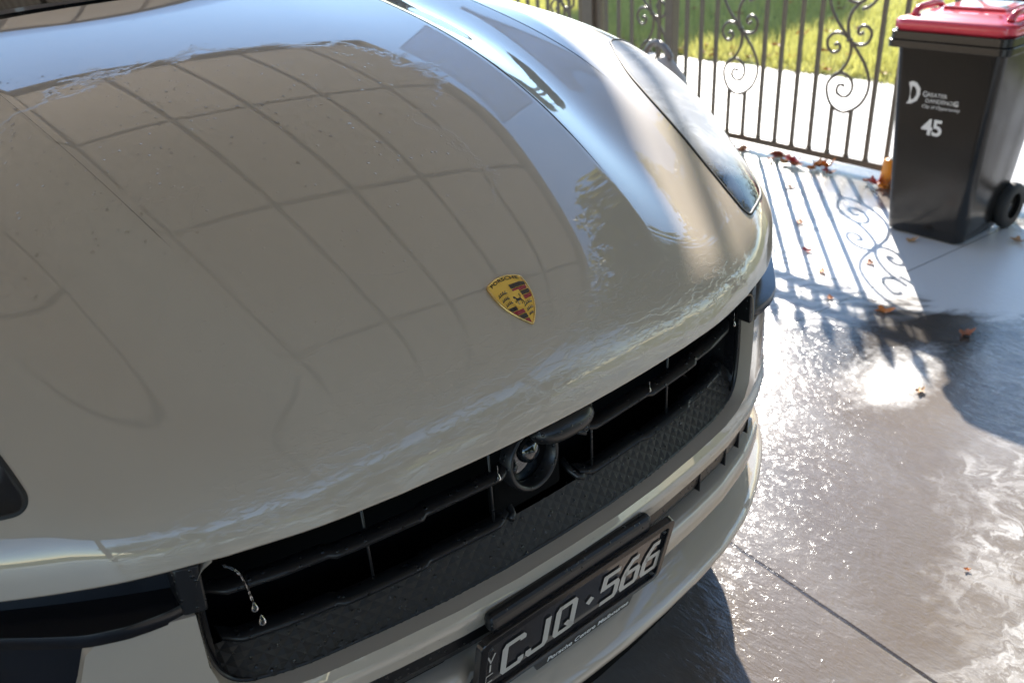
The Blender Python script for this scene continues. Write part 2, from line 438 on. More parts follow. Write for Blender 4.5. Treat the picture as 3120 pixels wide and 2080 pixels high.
# ---- headlights
for sd in (1, -1):
    LC = lampside(sd)
    hl = compact("headlight", LF[sd], M['lens'], car)
    lines = [hsurf(sd * x, y) for x, y in LC]; nn = [hood_n(sd * x, y) for x, y in LC]
    b = B(); b.tube([p - q * .001 for p, q in zip(lines, nn)], .0035, 8, closed=True); b.done("lamp_seal", M['rubber'], hl, True)
    # housing bowl behind the lens
    cxs = np.mean([p[0] for p in LC]); cys = np.mean([p[1] for p in LC])
    rings = []
    for f, dep in ((1., .004), (.995, .02), (.93, .034), (.75, .046), (.5, .05), (.25, .052), (.0, .052)):
        rings.append([hsurf(sd * (cxs + (x - cxs) * f), cys + (y - cys) * f) - hood_n(sd * (cxs + (x - cxs) * f), cys + (y - cys) * f) * dep for x, y in LC])
    Gr = np.array(rings); Gr = np.concatenate([Gr, Gr[:, :1]], axis=1)
    b = B(); b.grid(Gr[:3]); b.done("lamp_bezel", M['lampdark'], hl, True)
    b = B(); b.grid(Gr[2:]); b.done("reflector", M['reflector'], hl, True)
    for (x, y) in ((86, 6.7), (80, 5.9), (90, 5.6), (82, 4.9)):
        p = hsurf(sd * x, y) - hood_n(sd * x, y) * .036
        d = Vector((sd * .25, -1, .25)).normalized().to_track_quat('Z', 'Y').to_matrix()
        b = B(); b.lathe([(.034, -.02), (.034, .012), (.030, .016), (.028, .010)], p, 24, R=d); b.done("projector_ring", M['lampdark'], hl, True)
        b = B(); b.lathe([(.028, .004), (.024, .014), (.015, .021), (.001, .024)], p, 24, R=d); b.done("projector_bulb", M['glassdark'], hl, True)

# ---- panels on the front of the car -----------------------------------------------
def panel(poly, dy, thick, step=.012):
    """solid plate following the bumper curve; poly in (x,z), dy(x,z) forward offset"""
    pts = []
    n = len(poly)
    for k in range(n):
        a, b_ = np.array(poly[k]), np.array(poly[(k + 1) % n]); L = np.linalg.norm(b_ - a); m = max(1, int(L / step))
        for t in np.linspace(0, 1, m, endpoint=False): pts.append(tuple(a + (b_ - a) * t))
    nb = len(pts); x0 = min(p[0] for p in pts); x1 = max(p[0] for p in pts); z0 = min(p[1] for p in pts); z1 = max(p[1] for p in pts)
    ed = [(k, (k + 1) % nb) for k in range(nb)]
    g = []
    bp = np.array(pts)
    for x in np.arange(x0, x1, step):
        for z in np.arange(z0, z1, step * .7):
            if inside(pts, x, z) and np.min(np.hypot(bp[:, 0] - x, bp[:, 1] - z)) > step * .4: g.append((x, z))
    vv, _, fo = geometry.delaunay_2d_cdt([Vector(p) for p in pts + g], ed, [], 1, 1e-6)[:3]
    V = [(v.x, float(y_e(v.x)) + dy(v.x, v.y), v.y) for v in vv]; k = len(V)
    V += [(v.x, float(y_e(v.x)) + dy(v.x, v.y) + thick, v.y) for v in vv]
    F = []; cnt = {}
    for f in fo:
        a, b_, c = [vv[i] for i in f]
        if (b_.x - a.x) * (c.y - a.y) - (b_.y - a.y) * (c.x - a.x) < 0: f = f[::-1]
        F.append(tuple(f)); F.append(tuple(i + k for i in f[::-1]))
        for i in range(3): cnt[(f[i], f[(i + 1) % 3])] = 1
    for (a, b_) in list(cnt):
        if (b_, a) not in cnt: F.append((b_, a, a + k, b_ + k))
    return V, F
def mir(poly): return [(-x, z) for x, z in poly][::-1]
def sym(poly): return poly + [(-x, z) for x, z in poly[::-1] if abs(x) > 1e-6]

def sweep(prof, x0, x1, n=120, closed=True, fx=None, cap=True):
    """profile of (dy,z) carried along the nose curve; fx(x)->(ddy,dz)"""
    xs = np.linspace(x0, x1, n); k = len(prof); V = []; F = []
    for x in xs:
        e = fx(x) if fx else (0, 0)
        for dy, z in prof: V.append((x, float(y_e(x)) + dy + e[0], z + e[1]))
    for i in range(n - 1):
        for j in range(k if closed else k - 1):
            j2 = (j + 1) % k; F.append((i * k + j, i * k + j2, (i + 1) * k + j2, (i + 1) * k + j))
    if cap and closed: F += [tuple(range(k)), tuple(range((n - 1) * k, n * k))[::-1]]
    return V, F

def dyb(x, z):
    return float(np.interp(z, [.545, .56, .585, .604, .62, .83], [.004, -.006, -.010, .0, .0, .0]))
bump_poly = [(0, .604), (.20, .603), (.33, .605), (.400, .6055), (.450, .607), (.484, .616), (.502, .640), (.508, .68), (.505, .762), (.551, .760), (.60, .755),
             (.618, .735), (.632, .695), (.655, .64), (.66, .60), (.62, .585), (.56, .578), (.46, .566), (.2, .560), (0, .560)]
P, F = panel(sym(bump_poly[::-1])[::-1], dyb, .014)
bumper = mesh("bumper", P, F, M['paint'], car, True); autos(bumper, 40); bevel(bumper, .003, 2, 50)

def recess(x):  # the crossbar bows back behind the number plate
    a = max(0., min(1., (abs(x) - .17) / .05)); a = a * a * (3 - 2 * a); return (.024 * (1 - a), 0)
P, F = sweep([(.006, .488), (-.001, .485), (-.006, .476), (-.006, .448), (-.001, .438), (.03, .434), (.03, .489)], -.60, .60, fx=recess)
cb = mesh("bumper_crossbar", P, F, M['paint'], car, True); autos(cb, 45)
P, F = sweep([(.042, .380), (.036, .378), (.020, .370), (-.004, .357), (-.016, .348), (-.020, .340), (-.018, .330), (-.006, .322), (.06, .312), (.06, .380)], -.93, .93, 160)
lip = mesh("bumper_lip", P, F, M['paint'], car, True); autos(lip, 45)
P, F = sweep([(.04, .318), (.05, .20), (.5, .18), (.5, .318)], -.90, .90, 80); mesh("undertray", P, F, M['void'], car, False)
# lower intake slot: dark channel with ribbed floor
P, F = sweep([(.07, .63), (.07, .36), (.055, .36), (.06, .60), (.02, .60), (.07, .63)], -.62, .62, 100, closed=False)
slot = mesh("lower_intake", P, F, M['black'], car, False)
b = B()
P, F = sweep([(.006, .5605), (.0, .556), (.004, .530), (.012, .512), (.045, .505), (.045, .56)], -.60, .60, 120); b.add(P, F)
for x in (-.5, -.38, .32, .41, .47, .52):
    b.box((x, float(y_e(x)) + .0085, .536), (.0022, .018, .046))
bs = b.done("intake_ribs", M['black'], slot); bevel(bs, .001, 1)

# ---- grille
grille = bpy.data.objects.new("grille", None); col.objects.link(grille); grille.parent = car
P, F = sweep([(.055, .846), (.16, .846), (.16, .585), (.05, .60)], -.505, .505, 100, closed=False); mesh("grille_back", P, F, M['void'], grille, False)
for sd in (1, -1): b = B(); b.box((sd * .503, .215, .72), (.004, .12, .26)); b.done("grille_side_wall", M['void'], grille)
opening = [(0, .6045), (.20, .6035), (.33, .6055), (.40, .606), (.449, .608), (.483, .617), (.501, .641), (.507, .68), (.506, .72), (.503, .76), (.498, .795), (.488, .818), (.474, .829)]
full = sym(opening[::-1])[::-1]
rim = [(-x, z) for x, z in opening[::-1] if x > 1e-6] + opening
oc = [tuple(p) for p in crv([(x, z) for x, z in rim], 4)]
def ring_at(ins, dy): return [Vector((x * (1 - ins * .35) - math.copysign(min(abs(x) / .5, 1) * ins, x) * .6, float(y_e(x)) + dy, z + ins * (.25 if abs(x) < .46 else .1))) for x, z in oc]
R0_, R1_, R2_, R3_ = ring_at(0, .001), ring_at(.004, .010), ring_at(.006, .028), ring_at(.014, .040)
b = B(); b.grid(np.array([R0_, R1_, R2_])); b.done("bumper_return", M['paint'], bumper, True)
b = B(); b.tube(R2_, .0045, 8); b.done("grille_rim", M['black'], grille, True)
b = B(); b.grid(np.array([R2_, R3_, ring_at(.02, .10)])); b.done("grille_surround", M['black'], grille, True)
def slat(x0, x1, z, dy):
    xs = np.linspace(x0, x1, 60); V = []; F = []; L = x1 - x0
    for x in xs:
        u = (x - x0) / L; step_ = .006 if .34 < u < .66 else 0.
        s_ = min(1, min(abs(x - x0), abs(x1 - x)) / .02)
        y = float(y_e(x)) + dy - step_; zz = z + .004 * (1 - s_)
        prof = [(0, -.0035), (-.001, .001), (.001, .0035), (.010, .0058), (.022, .0062), (.025, .003), (.020, -.003), (.003, -.0052)]
        for a, c in prof: V.append((x, y + a + (1 - s_) * .01, zz + c))
    k = 8
    for i in range(59):
        for j in range(k): F.append((i * k + j, i * k + (j + 1) % k, (i + 1) * k + (j + 1) % k, (i + 1) * k + j))
    F += [tuple(range(k)), tuple(range(59 * k, 60 * k))[::-1]]
    # inner end turns back into the grille
    o = mesh("slat", V, F, M['black'], grille, True); autos(o, 50); return o
for z, dy, xi, xo in ((.752, .036, .068, .482), (.664, .045, .070, .478)):
    slat(xi, xo, z, dy); slat(-xo, -xi, z, dy)
    for s_ in (1, -1):   # hooked inner ends
        y0 = float(y_e(xi)) + dy
        b = B(); b.tube([(s_ * (xi + .002), y0 + .002, z), (s_ * (xi - .006), y0 + .008, z + .002), (s_ * (xi - .010), y0 + .022, z + .008), (s_ * (xi - .011), y0 + .04, z + .02)], .0055, 8)
        b.done("slat_hook", M['black'], grille, True)
for x in (.096, .284, -.096, -.284):
    y = float(y_e(x)) + .055
    b = B(); b.tube([(x, y, .83), (x, y, .615)], .0022, 6); b.done("grille_rod", M['black'], grille, True)
# faceted band
def facet_band():
    V = []; F = []; nx, nz = 88, 7
    def base(u, v):
        x = -.496 + .992 * u
        return np.array([x, float(y_e(x)) + .022 + .036 * v, .6015 + .056 * v + .004 * min(1, max(0, (abs(x) - .40) / .08))])
    P = [[base(i / nx, j / nz) for j in range(nz + 1)] for i in range(nx + 1)]
    for i in range(nx + 1):
        for j in range(nz + 1):
            V.append(P[i][j] + np.array([0, -.85, .5]) * (.0026 if (i + j) % 2 == 0 else 0) * (.35 + .65 * min(1, abs(i / nx - .5) * 2.6)))
    for i in range(nx):
        for j in range(nz):
            a, b_, c, d = i * (nz + 1) + j, (i + 1) * (nz + 1) + j, (i + 1) * (nz + 1) + j + 1, i * (nz + 1) + j + 1
            if (i + j) % 2 == 0: F += [(a, b_, d), (b_, c, d)]
            else: F += [(a, b_, c), (a, c, d)]
    o = mesh("grille_band", V, F, M['band'], grille, False); return o
facet_band()
# camera pod and radar ring at the middle
b = B()
pod = []
for t in np.linspace(0, 1, 10):
    r = .001 + .030 * math.sin(math.pi * min(1, t * .55 + .12)) ** .6 if t < 1 else .002
    pod.append((r, t))
V = []; F = []
for i, t in enumerate(np.linspace(-1, 1, 17)):
    rx = math.sqrt(max(0, 1 - abs(t) ** 2.6))
    for j in range(16):
        a = 2 * math.pi * j / 16
        V.append((.016 + t * .056, .050 + .030 * rx * math.cos(a), .800 + .022 * rx * math.sin(a)))
for i in range(16):
    for j in range(16): F.append((i * 16 + j, i * 16 + (j + 1) % 16, (i + 1) * 16 + (j + 1) % 16, (i + 1) * 16 + j))
b.add(V, F); podo = b.done("camera_pod", M['black'], grille, True)
Rn = Vector((.1, -1, .12)).normalized().to_track_quat('Z', 'Y').to_matrix()
b = B(); b.lathe([(.006, 0), (.006, .003), (.0045, .004), (.004, .002)], (.042, .0285, .788), 20, R=Rn); b.lathe([(.004, .002), (.002, .004), (.0005, .0045)], (.042, .0285, .788), 20, R=Rn)
b.done("camera_lens", M['gloss'], podo, True)
b = B(); b.lathe([(.050, -.02), (.049, .0), (.046, .003), (.0415, .0), (.040, -.02)], (-.026, .062, .751), 40, R=Rn); sr = b.done("sensor_ring", M['black'], grille, True)
b = B(); b.lathe([(.040, -.022), (.026, -.020), (.0005, -.020)], (-.026, .062, .751), 40, R=Rn); b.lathe([(.020, -.020), (.018, -.012), (.010, -.007), (.0005, -.005)], (-.020, .062, .757), 32, R=Rn); b.done("sensor_glass", M['glassdark'], sr, True)
b = B(); b.box((-.024, .092, .735), (.13, .02, .15)); bevel(b.done("sensor_mount", M['void'], grille), .012, 3)

# ---- side intakes with lamp shelf
for sd in (1, -1):
    pol = [(.492, .76), (.488, .832), (.70, .832), (.86, .828), (.93, .80), (.94, .62), (.90, .44), (.60, .44), (.56, .56), (.66, .58), (.63, .70), (.60, .74)]
    pol = [(.495, .600), (.485, .831), (.70, .831), (.86, .828), (.935, .80), (.942, .62), (.92, .44), (.56, .44), (.50, .57)]
    P, F = panel(pol if sd > 0 else mir(pol), lambda x, z: .035 if abs(x) < .80 else .035 * max(0, (.9 - abs(x)) / .1) + .002, .02, .02)
    it = mesh("side_intake", P, F, M['gloss'], car, True); autos(it, 40)
    # shelf lamp: a slim blade standing out of the intake
    xs = np.linspace(.505, .88, 40); V = []; F = []
    for x in xs:
        y = float(y_e(x)); f = float(np.interp(x, [.505, .53, .575, .615, .66, .75, .88], [.010, -.002, -.016, -.020, -.012, .002, .014])); u = (x - .505) / .375
        for a, c in ((.06, .789), (f + .002, .776), (f, .770), (f + .003, .757), (.06, .752)):
            V.append((sd * x, y + a, c + .015 * u))
    for i in range(39):
        for j in range(5): F.append((i * 5 + j, i * 5 + (j + 1) % 5, (i + 1) * 5 + (j + 1) % 5, (i + 1) * 5 + j)[::sd])
    F.append(tuple(range(5))[::sd]); F.append(tuple(range(39 * 5, 40 * 5))[::-sd])
    sh = mesh("daylight_lamp", V, F, M['gloss'], it, True); autos(sh, 40)
    pl_ = [(.490, .762), (.486, .829), (.514, .829), (.516, .762)]
    P, F = panel(pl_ if sd > 0 else mir(pl_), lambda x, z: .003, .03, .01); o = mesh("intake_edge", P, F, M['black'], it, True); autos(o, 40); bevel(o, .003, 2)

# ---- number plate
plate = bpy.data.objects.new("number_plate", None); col.objects.link(plate); plate.parent = car
PO = Vector((0, -.004, .561)); PU = Vector((1, 0, 0)); PV = Vector((0, .0316, -.1364)).normalized(); PN = PU.cross(PV).normalized()
if PN.y > 0: PN = -PN
def pp(u, v, h=0.): return PO + PU * u + PV * v + PN * h
def rrect(u0, u1, v0, v1, r, n=5):
    out = []
    for cx, cy, a0 in ((u1 - r, v0 + r, -90), (u1 - r, v1 - r, 0), (u0 + r, v1 - r, 90), (u0 + r, v0 + r, 180)):
        for k in range(n + 1):
            a = math.radians(a0 + 90 * k / n); out.append((cx + r * math.cos(a), cy + r * math.sin(a)))
    return out
def prism(poly, h0, h1, f=pp):
    n = len(poly); V = [f(u, v, h0) for u, v in poly] + [f(u, v, h1) for u, v in poly]
    F = [tuple(range(n)), tuple(range(n, 2 * n))[::-1]] + [(k, k + n, (k + 1) % n + n, (k + 1) % n) for k in range(n)]
    return V, F
b = B(); b.add(*prism(rrect(-.186, .186, .006, .140, .008), .0, .003)); b.done("plate_face", M['plate'], plate)
fr = B()
o1, i1 = rrect(-.1965, .1965, -.004, .152, .016), rrect(-.182, .182, .010, .138, .008)
n = len(o1); V = [pp(u, v, -.002) for u, v in o1] + [pp(u * .992, v, .009) for u, v in o1] + [pp(u, v, .010) for u, v in i1] + [pp(u, v, .0035) for u, v in i1]
F = []
for r in range(3):
    for k in range(n): F.append((r * n + k, r * n + (k + 1) % n, (r + 1) * n + (k + 1) % n, (r + 1) * n + k))
fr.add(V, F); fr.add(*prism([(-.085, .150), (.135, .150), (.128, .175), (-.075, .175)], -.002, .009))
fo_ = fr.done("plate_frame", M['gloss'], plate); bevel(fo_, .0015, 2)
b = B(); b.box(pp(-.012, -.012, -.012), (.32, .022, .030)); bb = b.done("plate_bracket", M['black'], plate); bevel(bb, .009, 3)
def stroke(pts, wd, u0, v0, sx, sy, h=.0044, top=.0052):
    """flat-ended stroke lettering, pts in a 0..1 box (y down)"""
    P = [np.array((u0 + x * sx, v0 + y * sy)) for x, y in pts]; L = []; Rr = []
    for i, p in enumerate(P):
        d0 = (P[i] - P[i - 1]) if i > 0 else (P[1] - P[0]); d1 = (P[i + 1] - P[i]) if i < len(P) - 1 else d0
        if i == 0: d0 = d1
        d0 = d0 / np.linalg.norm(d0); d1 = d1 / np.linalg.norm(d1); t = d0 + d1; t /= np.linalg.norm(t)
        nn = np.array((-t[1], t[0])); c = max(.4, nn.dot(np.array((-d0[1], d0[0])))); L.append(p + nn * wd / 2 / c); Rr.append(p - nn * wd / 2 / c)
    k = len(P); V = [pp(*q, top) for q in L] + [pp(*q, top) for q in Rr]
    return V, [(i, i + 1, k + i + 1, k + i) for i in range(k - 1)]
G_ = {'C': [(1, .16), (1, .06), (.92, 0), (.1, 0), (0, .08), (0, .92), (.1, 1), (.92, 1), (1, .94), (1, .80)],
      'J': [(1, 0), (1, .9), (.9, 1), (.12, 1), (0, .92), (0, .78)],
      'Q': [(.1, 0), (.9, 0), (1, .08), (1, .92), (.9, 1), (.1, 1), (0, .92), (0, .08), (.1, 0), (.2, 0)],
      '5': [(1, 0), (.05, 0), (.02, .42), (.88, .42), (1, .52), (1, .9), (.9, 1), (0, 1)],
      '6': [(.85, 0), (.45, .0), (.15, .25), (0, .5), (0, .9), (.1, 1), (.9, 1), (1, .92), (1, .54), (.9, .45), (.06, .45)]}
b = B()
for ch, u in (('C', -.146), ('J', -.098), ('Q', -.044), ('5', .051), ('6', .098), ('6', .146)):
    b.add(*stroke(G_[ch], .0112, u, .045, .033, .068))
b.add(*stroke([(.6, .7), (1.1, 1.05)], .0095, -.044, .045, .033, .068))
b.add([pp(.015, .079, .0052), pp(.024, .068, .0052), pp(.033, .079, .0052), pp(.024, .090, .0052)], [(0, 1, 2, 3)])
b.add(*stroke([(0, 0), (.5, 1), (1, 0)], .0028, -.1785, .042, .013, .019)); b.add(*stroke([(.5, 0), (.5, 1)], .0028, -.1785, .067, .013, .019))
b.add(*stroke([(1, 0), (0, 0), (0, 1), (1, 1)], .0028, -.1785, .094, .013, .019))
ch_ = b.done("plate_characters", M['char'], plate)
V, F = textmesh("Porsche Centre Melbourne", .0158, .12, 1.02, .0003)
b = B(); b.add([pp(-.056 + v.x, .1675 - v.y, .0096) for v in V], F); b.done("frame_lettering", M['white_ink'], plate)
for u, v in ((-.176, .022), (.176, .022), (.174, .128), (-.174, .128)):
    b = B(); b.lathe([(.003, 0), (.003, .005), (.0001, .006)], pp(u, v, .003), 10, R=PN.to_track_quat('Z', 'Y').to_matrix()); b.done("screw", M['black'], plate, True)

# ---- crest badge on the bonnet
from mathutils.bvhtree import BVHTree
TL, TR, TP = Vector((-.028, .140, .9905)), Vector((.028, .140, .9905)), Vector((0, .0815, .9475))
cu = Vector((1, 0, 0)); cv = (TP - (TL + TR) / 2).normalized(); cn = cv.cross(cu).normalized()
if cn.z < 0: cn = -cn
CO = (TL + TR) / 2
def cp(u, v, h=0.):     # u in metres across, v down the badge, h above the tangent plane
    return CO + cu * u + cv * v + cn * (h + .0022 - 1.3 * (v - .036) ** 2 - .6 * u * u)
HL = (TP - CO).length
def halfw(v):
    t = v / HL
    return .0285 * (1 if t < .0 else max(0, 1 - max(0, t) ** 2.6)) * (1 + .04 * math.sin(math.pi * min(1, t))) if t < 1 else 0
def shield(sc_=1., top=0.):
    out = []
    for t in np.linspace(-1, 1, 13): out.append((t * .0275, -.0075 * (1 - t * t) * 1.0 + 0.0))
    for t in np.linspace(.06, 1, 18): out.append((halfw(t * HL) if t < 1 else 0, t * HL))
    for t in np.linspace(.95, .06, 17): out.append((-halfw(t * HL), t * HL))
    c = (0, .028); return [(c[0] + (x - c[0]) * sc_, c[1] + (y - c[1]) * sc_) for x, y in out]
def fan(poly, h, f=cp, inner=.5):
    # triangulated with inner rings so the enamel follows the dome
    c = np.mean(poly, axis=0); rings = []; V = []; F = []; n = len(poly)
    for k in (1., .66, .33): V += [f(c[0] + (x - c[0]) * k, c[1] + (y - c[1]) * k, h) for x, y in poly]
    V.append(f(c[0], c[1], h))
    for r in range(2):
        for k in range(n): F.append((r * n + k, r * n + (k + 1) % n, (r + 1) * n + (k + 1) % n, (r + 1) * n + k))
    for k in range(n): F.append((2 * n + k, 2 * n + (k + 1) % n, 3 * n))
    return V, F
badge = B(); badge.add(*fan(shield(1.), .0016)); n = len(shield()); s1 = shield(1.0); s2 = shield(1.0)
bo = badge.done("crest_badge", M['gold'], hood, True)
b = B(); b.tube([cp(x, y, .0012) for x, y in shield(1.005)], .0013, 8, closed=True)
b.add([cp(x, y, -.004) for x, y in shield(1.03)] + [cp(x, y, .001) for x, y in shield(1.01)], [(k, (k + 1) % n, (k + 1) % n + n, k + n) for k in range(n)])
b.done("crest_badge_rim", M['goldrim'], hood, True)
def clipquad(u0, u1, v0, v1, slope=0.0):
    """bar of a quarter, clipped to the shield"""
    top = []; bot = []
    for u in np.linspace(u0, u1, 9):
        vmax = HL
        for v in np.linspace(0, HL, 90):
            if halfw(v) * .93 < abs(u): vmax = v; break
        a, c = v0, v1
        if a < .0095 + .0: a = max(a, .0095 - .0075 * (1 - (u / .0275) ** 2) + .0025)
        top.append((u, min(a, vmax))); bot.append((u, min(c, vmax)))
    return top + bot[::-1]
def strip_mesh(q, h):
    k = len(q) // 2; V = [cp(u, v, h) for u, v in q]; return V, [(i, i + 1, 2 * k - 2 - i, 2 * k - 1 - i) for i in range(k - 1)]
bars_b = [(.0015, .0265, .0085, .0155), (.011, .0275, .0235, .0295), (-.026, -.0085, .0415, .0475), (-.017, -.0005, .0555, .062)]
bars_r = [(.0015, .0275, .0165, .0225), (.011, .0275, .0305, .0365), (-.022, -.0005, .0485, .0545), (-.012, -.0005, .063, .0705)]
for nm, mt, bars in (("crest_badge_black_bars", M['crest_black'], bars_b), ("crest_badge_red_bars", M['crest_red'], bars_r)):
    b = B()
    for q in bars: b.add(*strip_mesh(clipquad(*q), .0024))
    b.done(nm, mt, hood)
b = B()
# centre shield, rim line
cs = [(-.0105, .020), (.0105, .020), (.0105, .036), (.0075, .043), (0, .0475), (-.0075, .043), (-.0105, .036)]
b.add(*fan([tuple(p) for p in cs], .0029)); b.done("crest_badge_centre", M['gold'], hood)
b = B()
def ant(u, v, s_, mirror=1):
    P = [(0, .0), (.3, -.16), (.6, -.24), (1, -.22)]
    for a, c in zip(P[:-1], P[1:]): b.tube([cp(u + mirror * a[0] * s_, v + a[1] * s_, .0027), cp(u + mirror * c[0] * s_, v + c[1] * s_, .0027)], .0006, 5)
    for x, y in ((.12, -.08), (.36, -.18), (.62, -.24), (.86, -.23)):
        b.tube([cp(u + mirror * x * s_, v + y * s_, .0027), cp(u + mirror * (x - .02) * s_, v + (y - .14) * s_, .0027), cp(u + mirror * (x + .08) * s_, v + (y - .24) * s_, .0027)], .00045, 5)
for v in (.0225, .0305, .0385): ant(-.0240 + (v - .02) * .14, v, .0155 if v < .03 else .0125)
for v in (.0465, .0540, .0605): ant(.0035 - (v - .046) * .05, v, .0145 if v < .05 else (.012 if v < .06 else .008))
# horse
H = [(-.0052, .0295), (-.0035, .0268), (-.0018, .0290), (-.0005, .0320), (.0030, .0325), (.0050, .0318), (.0056, .0345), (.0048, .0365), (.0020, .0360), (-.0015, .0365), (-.0030, .0345), (-.0028, .0312), (-.0048, .0310)]
b.add([cp(x, y, .0032) for x, y in H], [tuple(range(len(H)))])
for L in ([(-.002, .036), (-.005, .0355), (-.0055, .038)], [(-.001, .036), (-.0028, .039), (-.0015, .0415)], [(.0045, .036), (.0035, .039), (.0028, .0418)], [(.005, .0355), (.0062, .0385), (.0058, .0418)], [(.005, .032), (.0068, .029), (.0058, .0268), (.0072, .0262)]):
    b.tube([cp(x, y, .0032) for x, y in L], .0005, 5)
b.done("crest_badge_emblems", M['crest_black'], hood)
V, F = textmesh("PORSCHE", .0084, 0, 1.08, .00022)
mx = max(v.x for v in V); b = B()
def arch(v):
    u = (v.x / mx - .5) * .0470; return cp(u, .0068 - .0075 * (1 - (u / .0275) ** 2) - v.y * .85, .0022)
b.add([arch(v) for v in V], F); b.done("crest_badge_lettering", M['crest_black'], hood)

# ---- rest of the car (behind the frame edge): windscreen, roof, sides, wheels
def ws(u, t):       # u -1..1, t 0 base .. 1 top
    yb = 1.40 + .26 * u * u; zb = 1.305 - .05 * u * u; yt = 2.18 + .10 * u * u; zt = 1.655 - .03 * u * u
    x = u * (.72 * (1 - t) + .60 * t); return (x, yb + (yt - yb) * t, zb + (zt - zb) * t + .03 * math.sin(math.pi * t))
b = B(); b.grid(np.array([[ws(u, t) for t in np.linspace(0, 1, 14)] for u in np.linspace(-1, 1, 24)])); b.done("windscreen", M['glassdark'], car, True)
def roof(u, t):
    return (u * (.60 - .03 * t), 2.18 + .10 * u * u + t * 1.75, 1.655 - .03 * u * u + .03 * math.sin(math.pi * min(1, t * 1.1)) - .12 * t * t)
b = B(); b.grid(np.array([[roof(u, t) for t in np.linspace(0, 1, 14)] for u in np.linspace(-1, 1, 18)])); b.done("roof", M['paint'], car, True)
b = B(); b.grid(np.array([[(x, 1.35 + (.07 + .26 * (x / .95) ** 2) * t, 1.285 - .09 * (x / .95) ** 2 + .012 * t - .02 * math.sin(math.pi * t)) for t in np.linspace(0, 1, 6)] for x in np.linspace(-.93, .93, 30)]))
b.done("cowl_panel", M['black'], car, True)
for sd in (1, -1):
    # side window band, door skin, tail
    sidew = [(sd * .74, 1.66, 1.24), (sd * .60, 2.28, 1.625), (sd * .575, 3.9, 1.52), (sd * .70, 4.25, 1.15), (sd * .86, 3.4, 1.12), (sd * .87, 1.75, 1.13)]
    b = B(); b.add(sidew, [(0, 1, 2, 3, 4, 5)]); b.done("side_window", M['glassdark'], car)
    arr = []
    for y in np.linspace(1.3, 4.55, 40):
        e = max(0, (y - 4.0) / .55); wx = .96 - .14 * e * e
        arr.append([(sd * .80 * (1 - .05 * e), y, 1.20 - .05 * e), (sd * (wx - .06), y, 1.14), (sd * wx, y, .98), (sd * (wx + .005), y, .80), (sd * (wx - .01), y, .55), (sd * (wx - .03), y, .34)])
    b = B(); b.grid(np.array(arr)); b.done("body_side", M['paint'], car, True)
    # front wing between bumper and wheel
    pol = [(.5, .82), (.60, .83), (.60, .34), (.42, .36)]
    b = B(); b.add([(sd * .944, .50, .82), (sd * .955, .66, .845), (sd * .955, .66, .60), (sd * .945, .60, .36), (sd * .915, .44, .36), (sd * .915, .44, .80)], [(0, 1, 2, 3, 4, 5)]); b.done("front_wing", M['paint'], car)
    for yw in (.98, 3.78):
        Rw = Matrix.Rotation(math.pi / 2, 3, 'Y')
        b = B(); b.lathe([(.24, -.12), (.34, -.12), (.355, -.09), (.355, .09), (.34, .12), (.24, .12)], (sd * .82, yw, .355), 40, R=Rw); wh = b.done("wheel", M['tyre'], car, True)
        b = B(); b.lathe([(.24, -.11), (.23, .0), (.24, .11)], (sd * .82, yw, .355), 40, R=Rw)
        for k in range(5):
            a = 2 * math.pi * k / 5; b.box((sd * .90, yw + .12 * math.cos(a), .355 + .12 * math.sin(a)), (.02, .22, .05), Matrix.Rotation(a, 3, 'X'))
        b.done("wheel_rim", M['chrome'], wh)
b = B(); b.box((0, 4.52, .80), (1.66, .06, .75)); b.done("tailgate", M['paint'], car)
b = B(); b.box((0, 2.6, .45), (1.5, 3.4, .5)); b.done("underbody", M['void'], car)

# ---- hanging drops and droplets on the bonnet (water)
def drop(p, r, st=1.6, thread=0.):
    b = B(); R0 = Matrix.Identity(3)
    b.lathe([(.0002, r * st * 1.3), (r * .35, r * st), (r * .75, r * .6), (r, 0), (r * .8, -r * .65), (r * .35, -r * .95), (.0001, -r)], p, 12)
    if thread: b.tube([(p[0], p[1], p[2] + r), (p[0], p[1], p[2] + r + thread)], .0006, 5)
    return b
for i, (x, z, r, th, lab) in enumerate([(.411, .800, .0032, .018, "clear drop hanging on a thread at the right end of the bonnet edge"),
                              (.172, .792, .0026, .012, "clear drop hanging under the bonnet edge right of the camera pod"),
                              (-.118, .786, .0038, .016, "clear drop hanging under the bonnet edge left of the sensor ring"),
                              (-.445, .745, .0048, 0, "upper of the two clear drops falling at the left end of the grille"),
                              (-.441, .722, .0052, 0, "lower of the two clear drops falling at the left end of the grille")]):
    o = drop((x, float(y_e(x)) + .002, z), r, 1.6, th).done("water_drop", M['water'], None, True); tag(o, lab, "water drop", "drops of water falling past the grille")
b = B(); pts = crv([(-.466, float(y_e(.466)), .822), (-.455, float(y_e(.455)) - .004, .812), (-.449, float(y_e(.45)) - .004, .79), (-.446, float(y_e(.45)) - .003, .757)], 5)
b.tube(pts, [.0012 + .0010 * math.sin(i * 1.3) ** 2 for i in range(len(pts))], 7)
tag(b.done("water_trickle", M['water'], None, True), "thin trickle of water pouring off the left corner of the bonnet", "water trickle")
b = B(); rr = random.Random(11)
blobs = [(-38, 6.9, 15, .9), (-24, 6.6, 14, .9), (-14, 7.3, 12, .7), (-4, 6.8, 10, .6), (-30, 7.9, 16, .5)]
cnt = 0
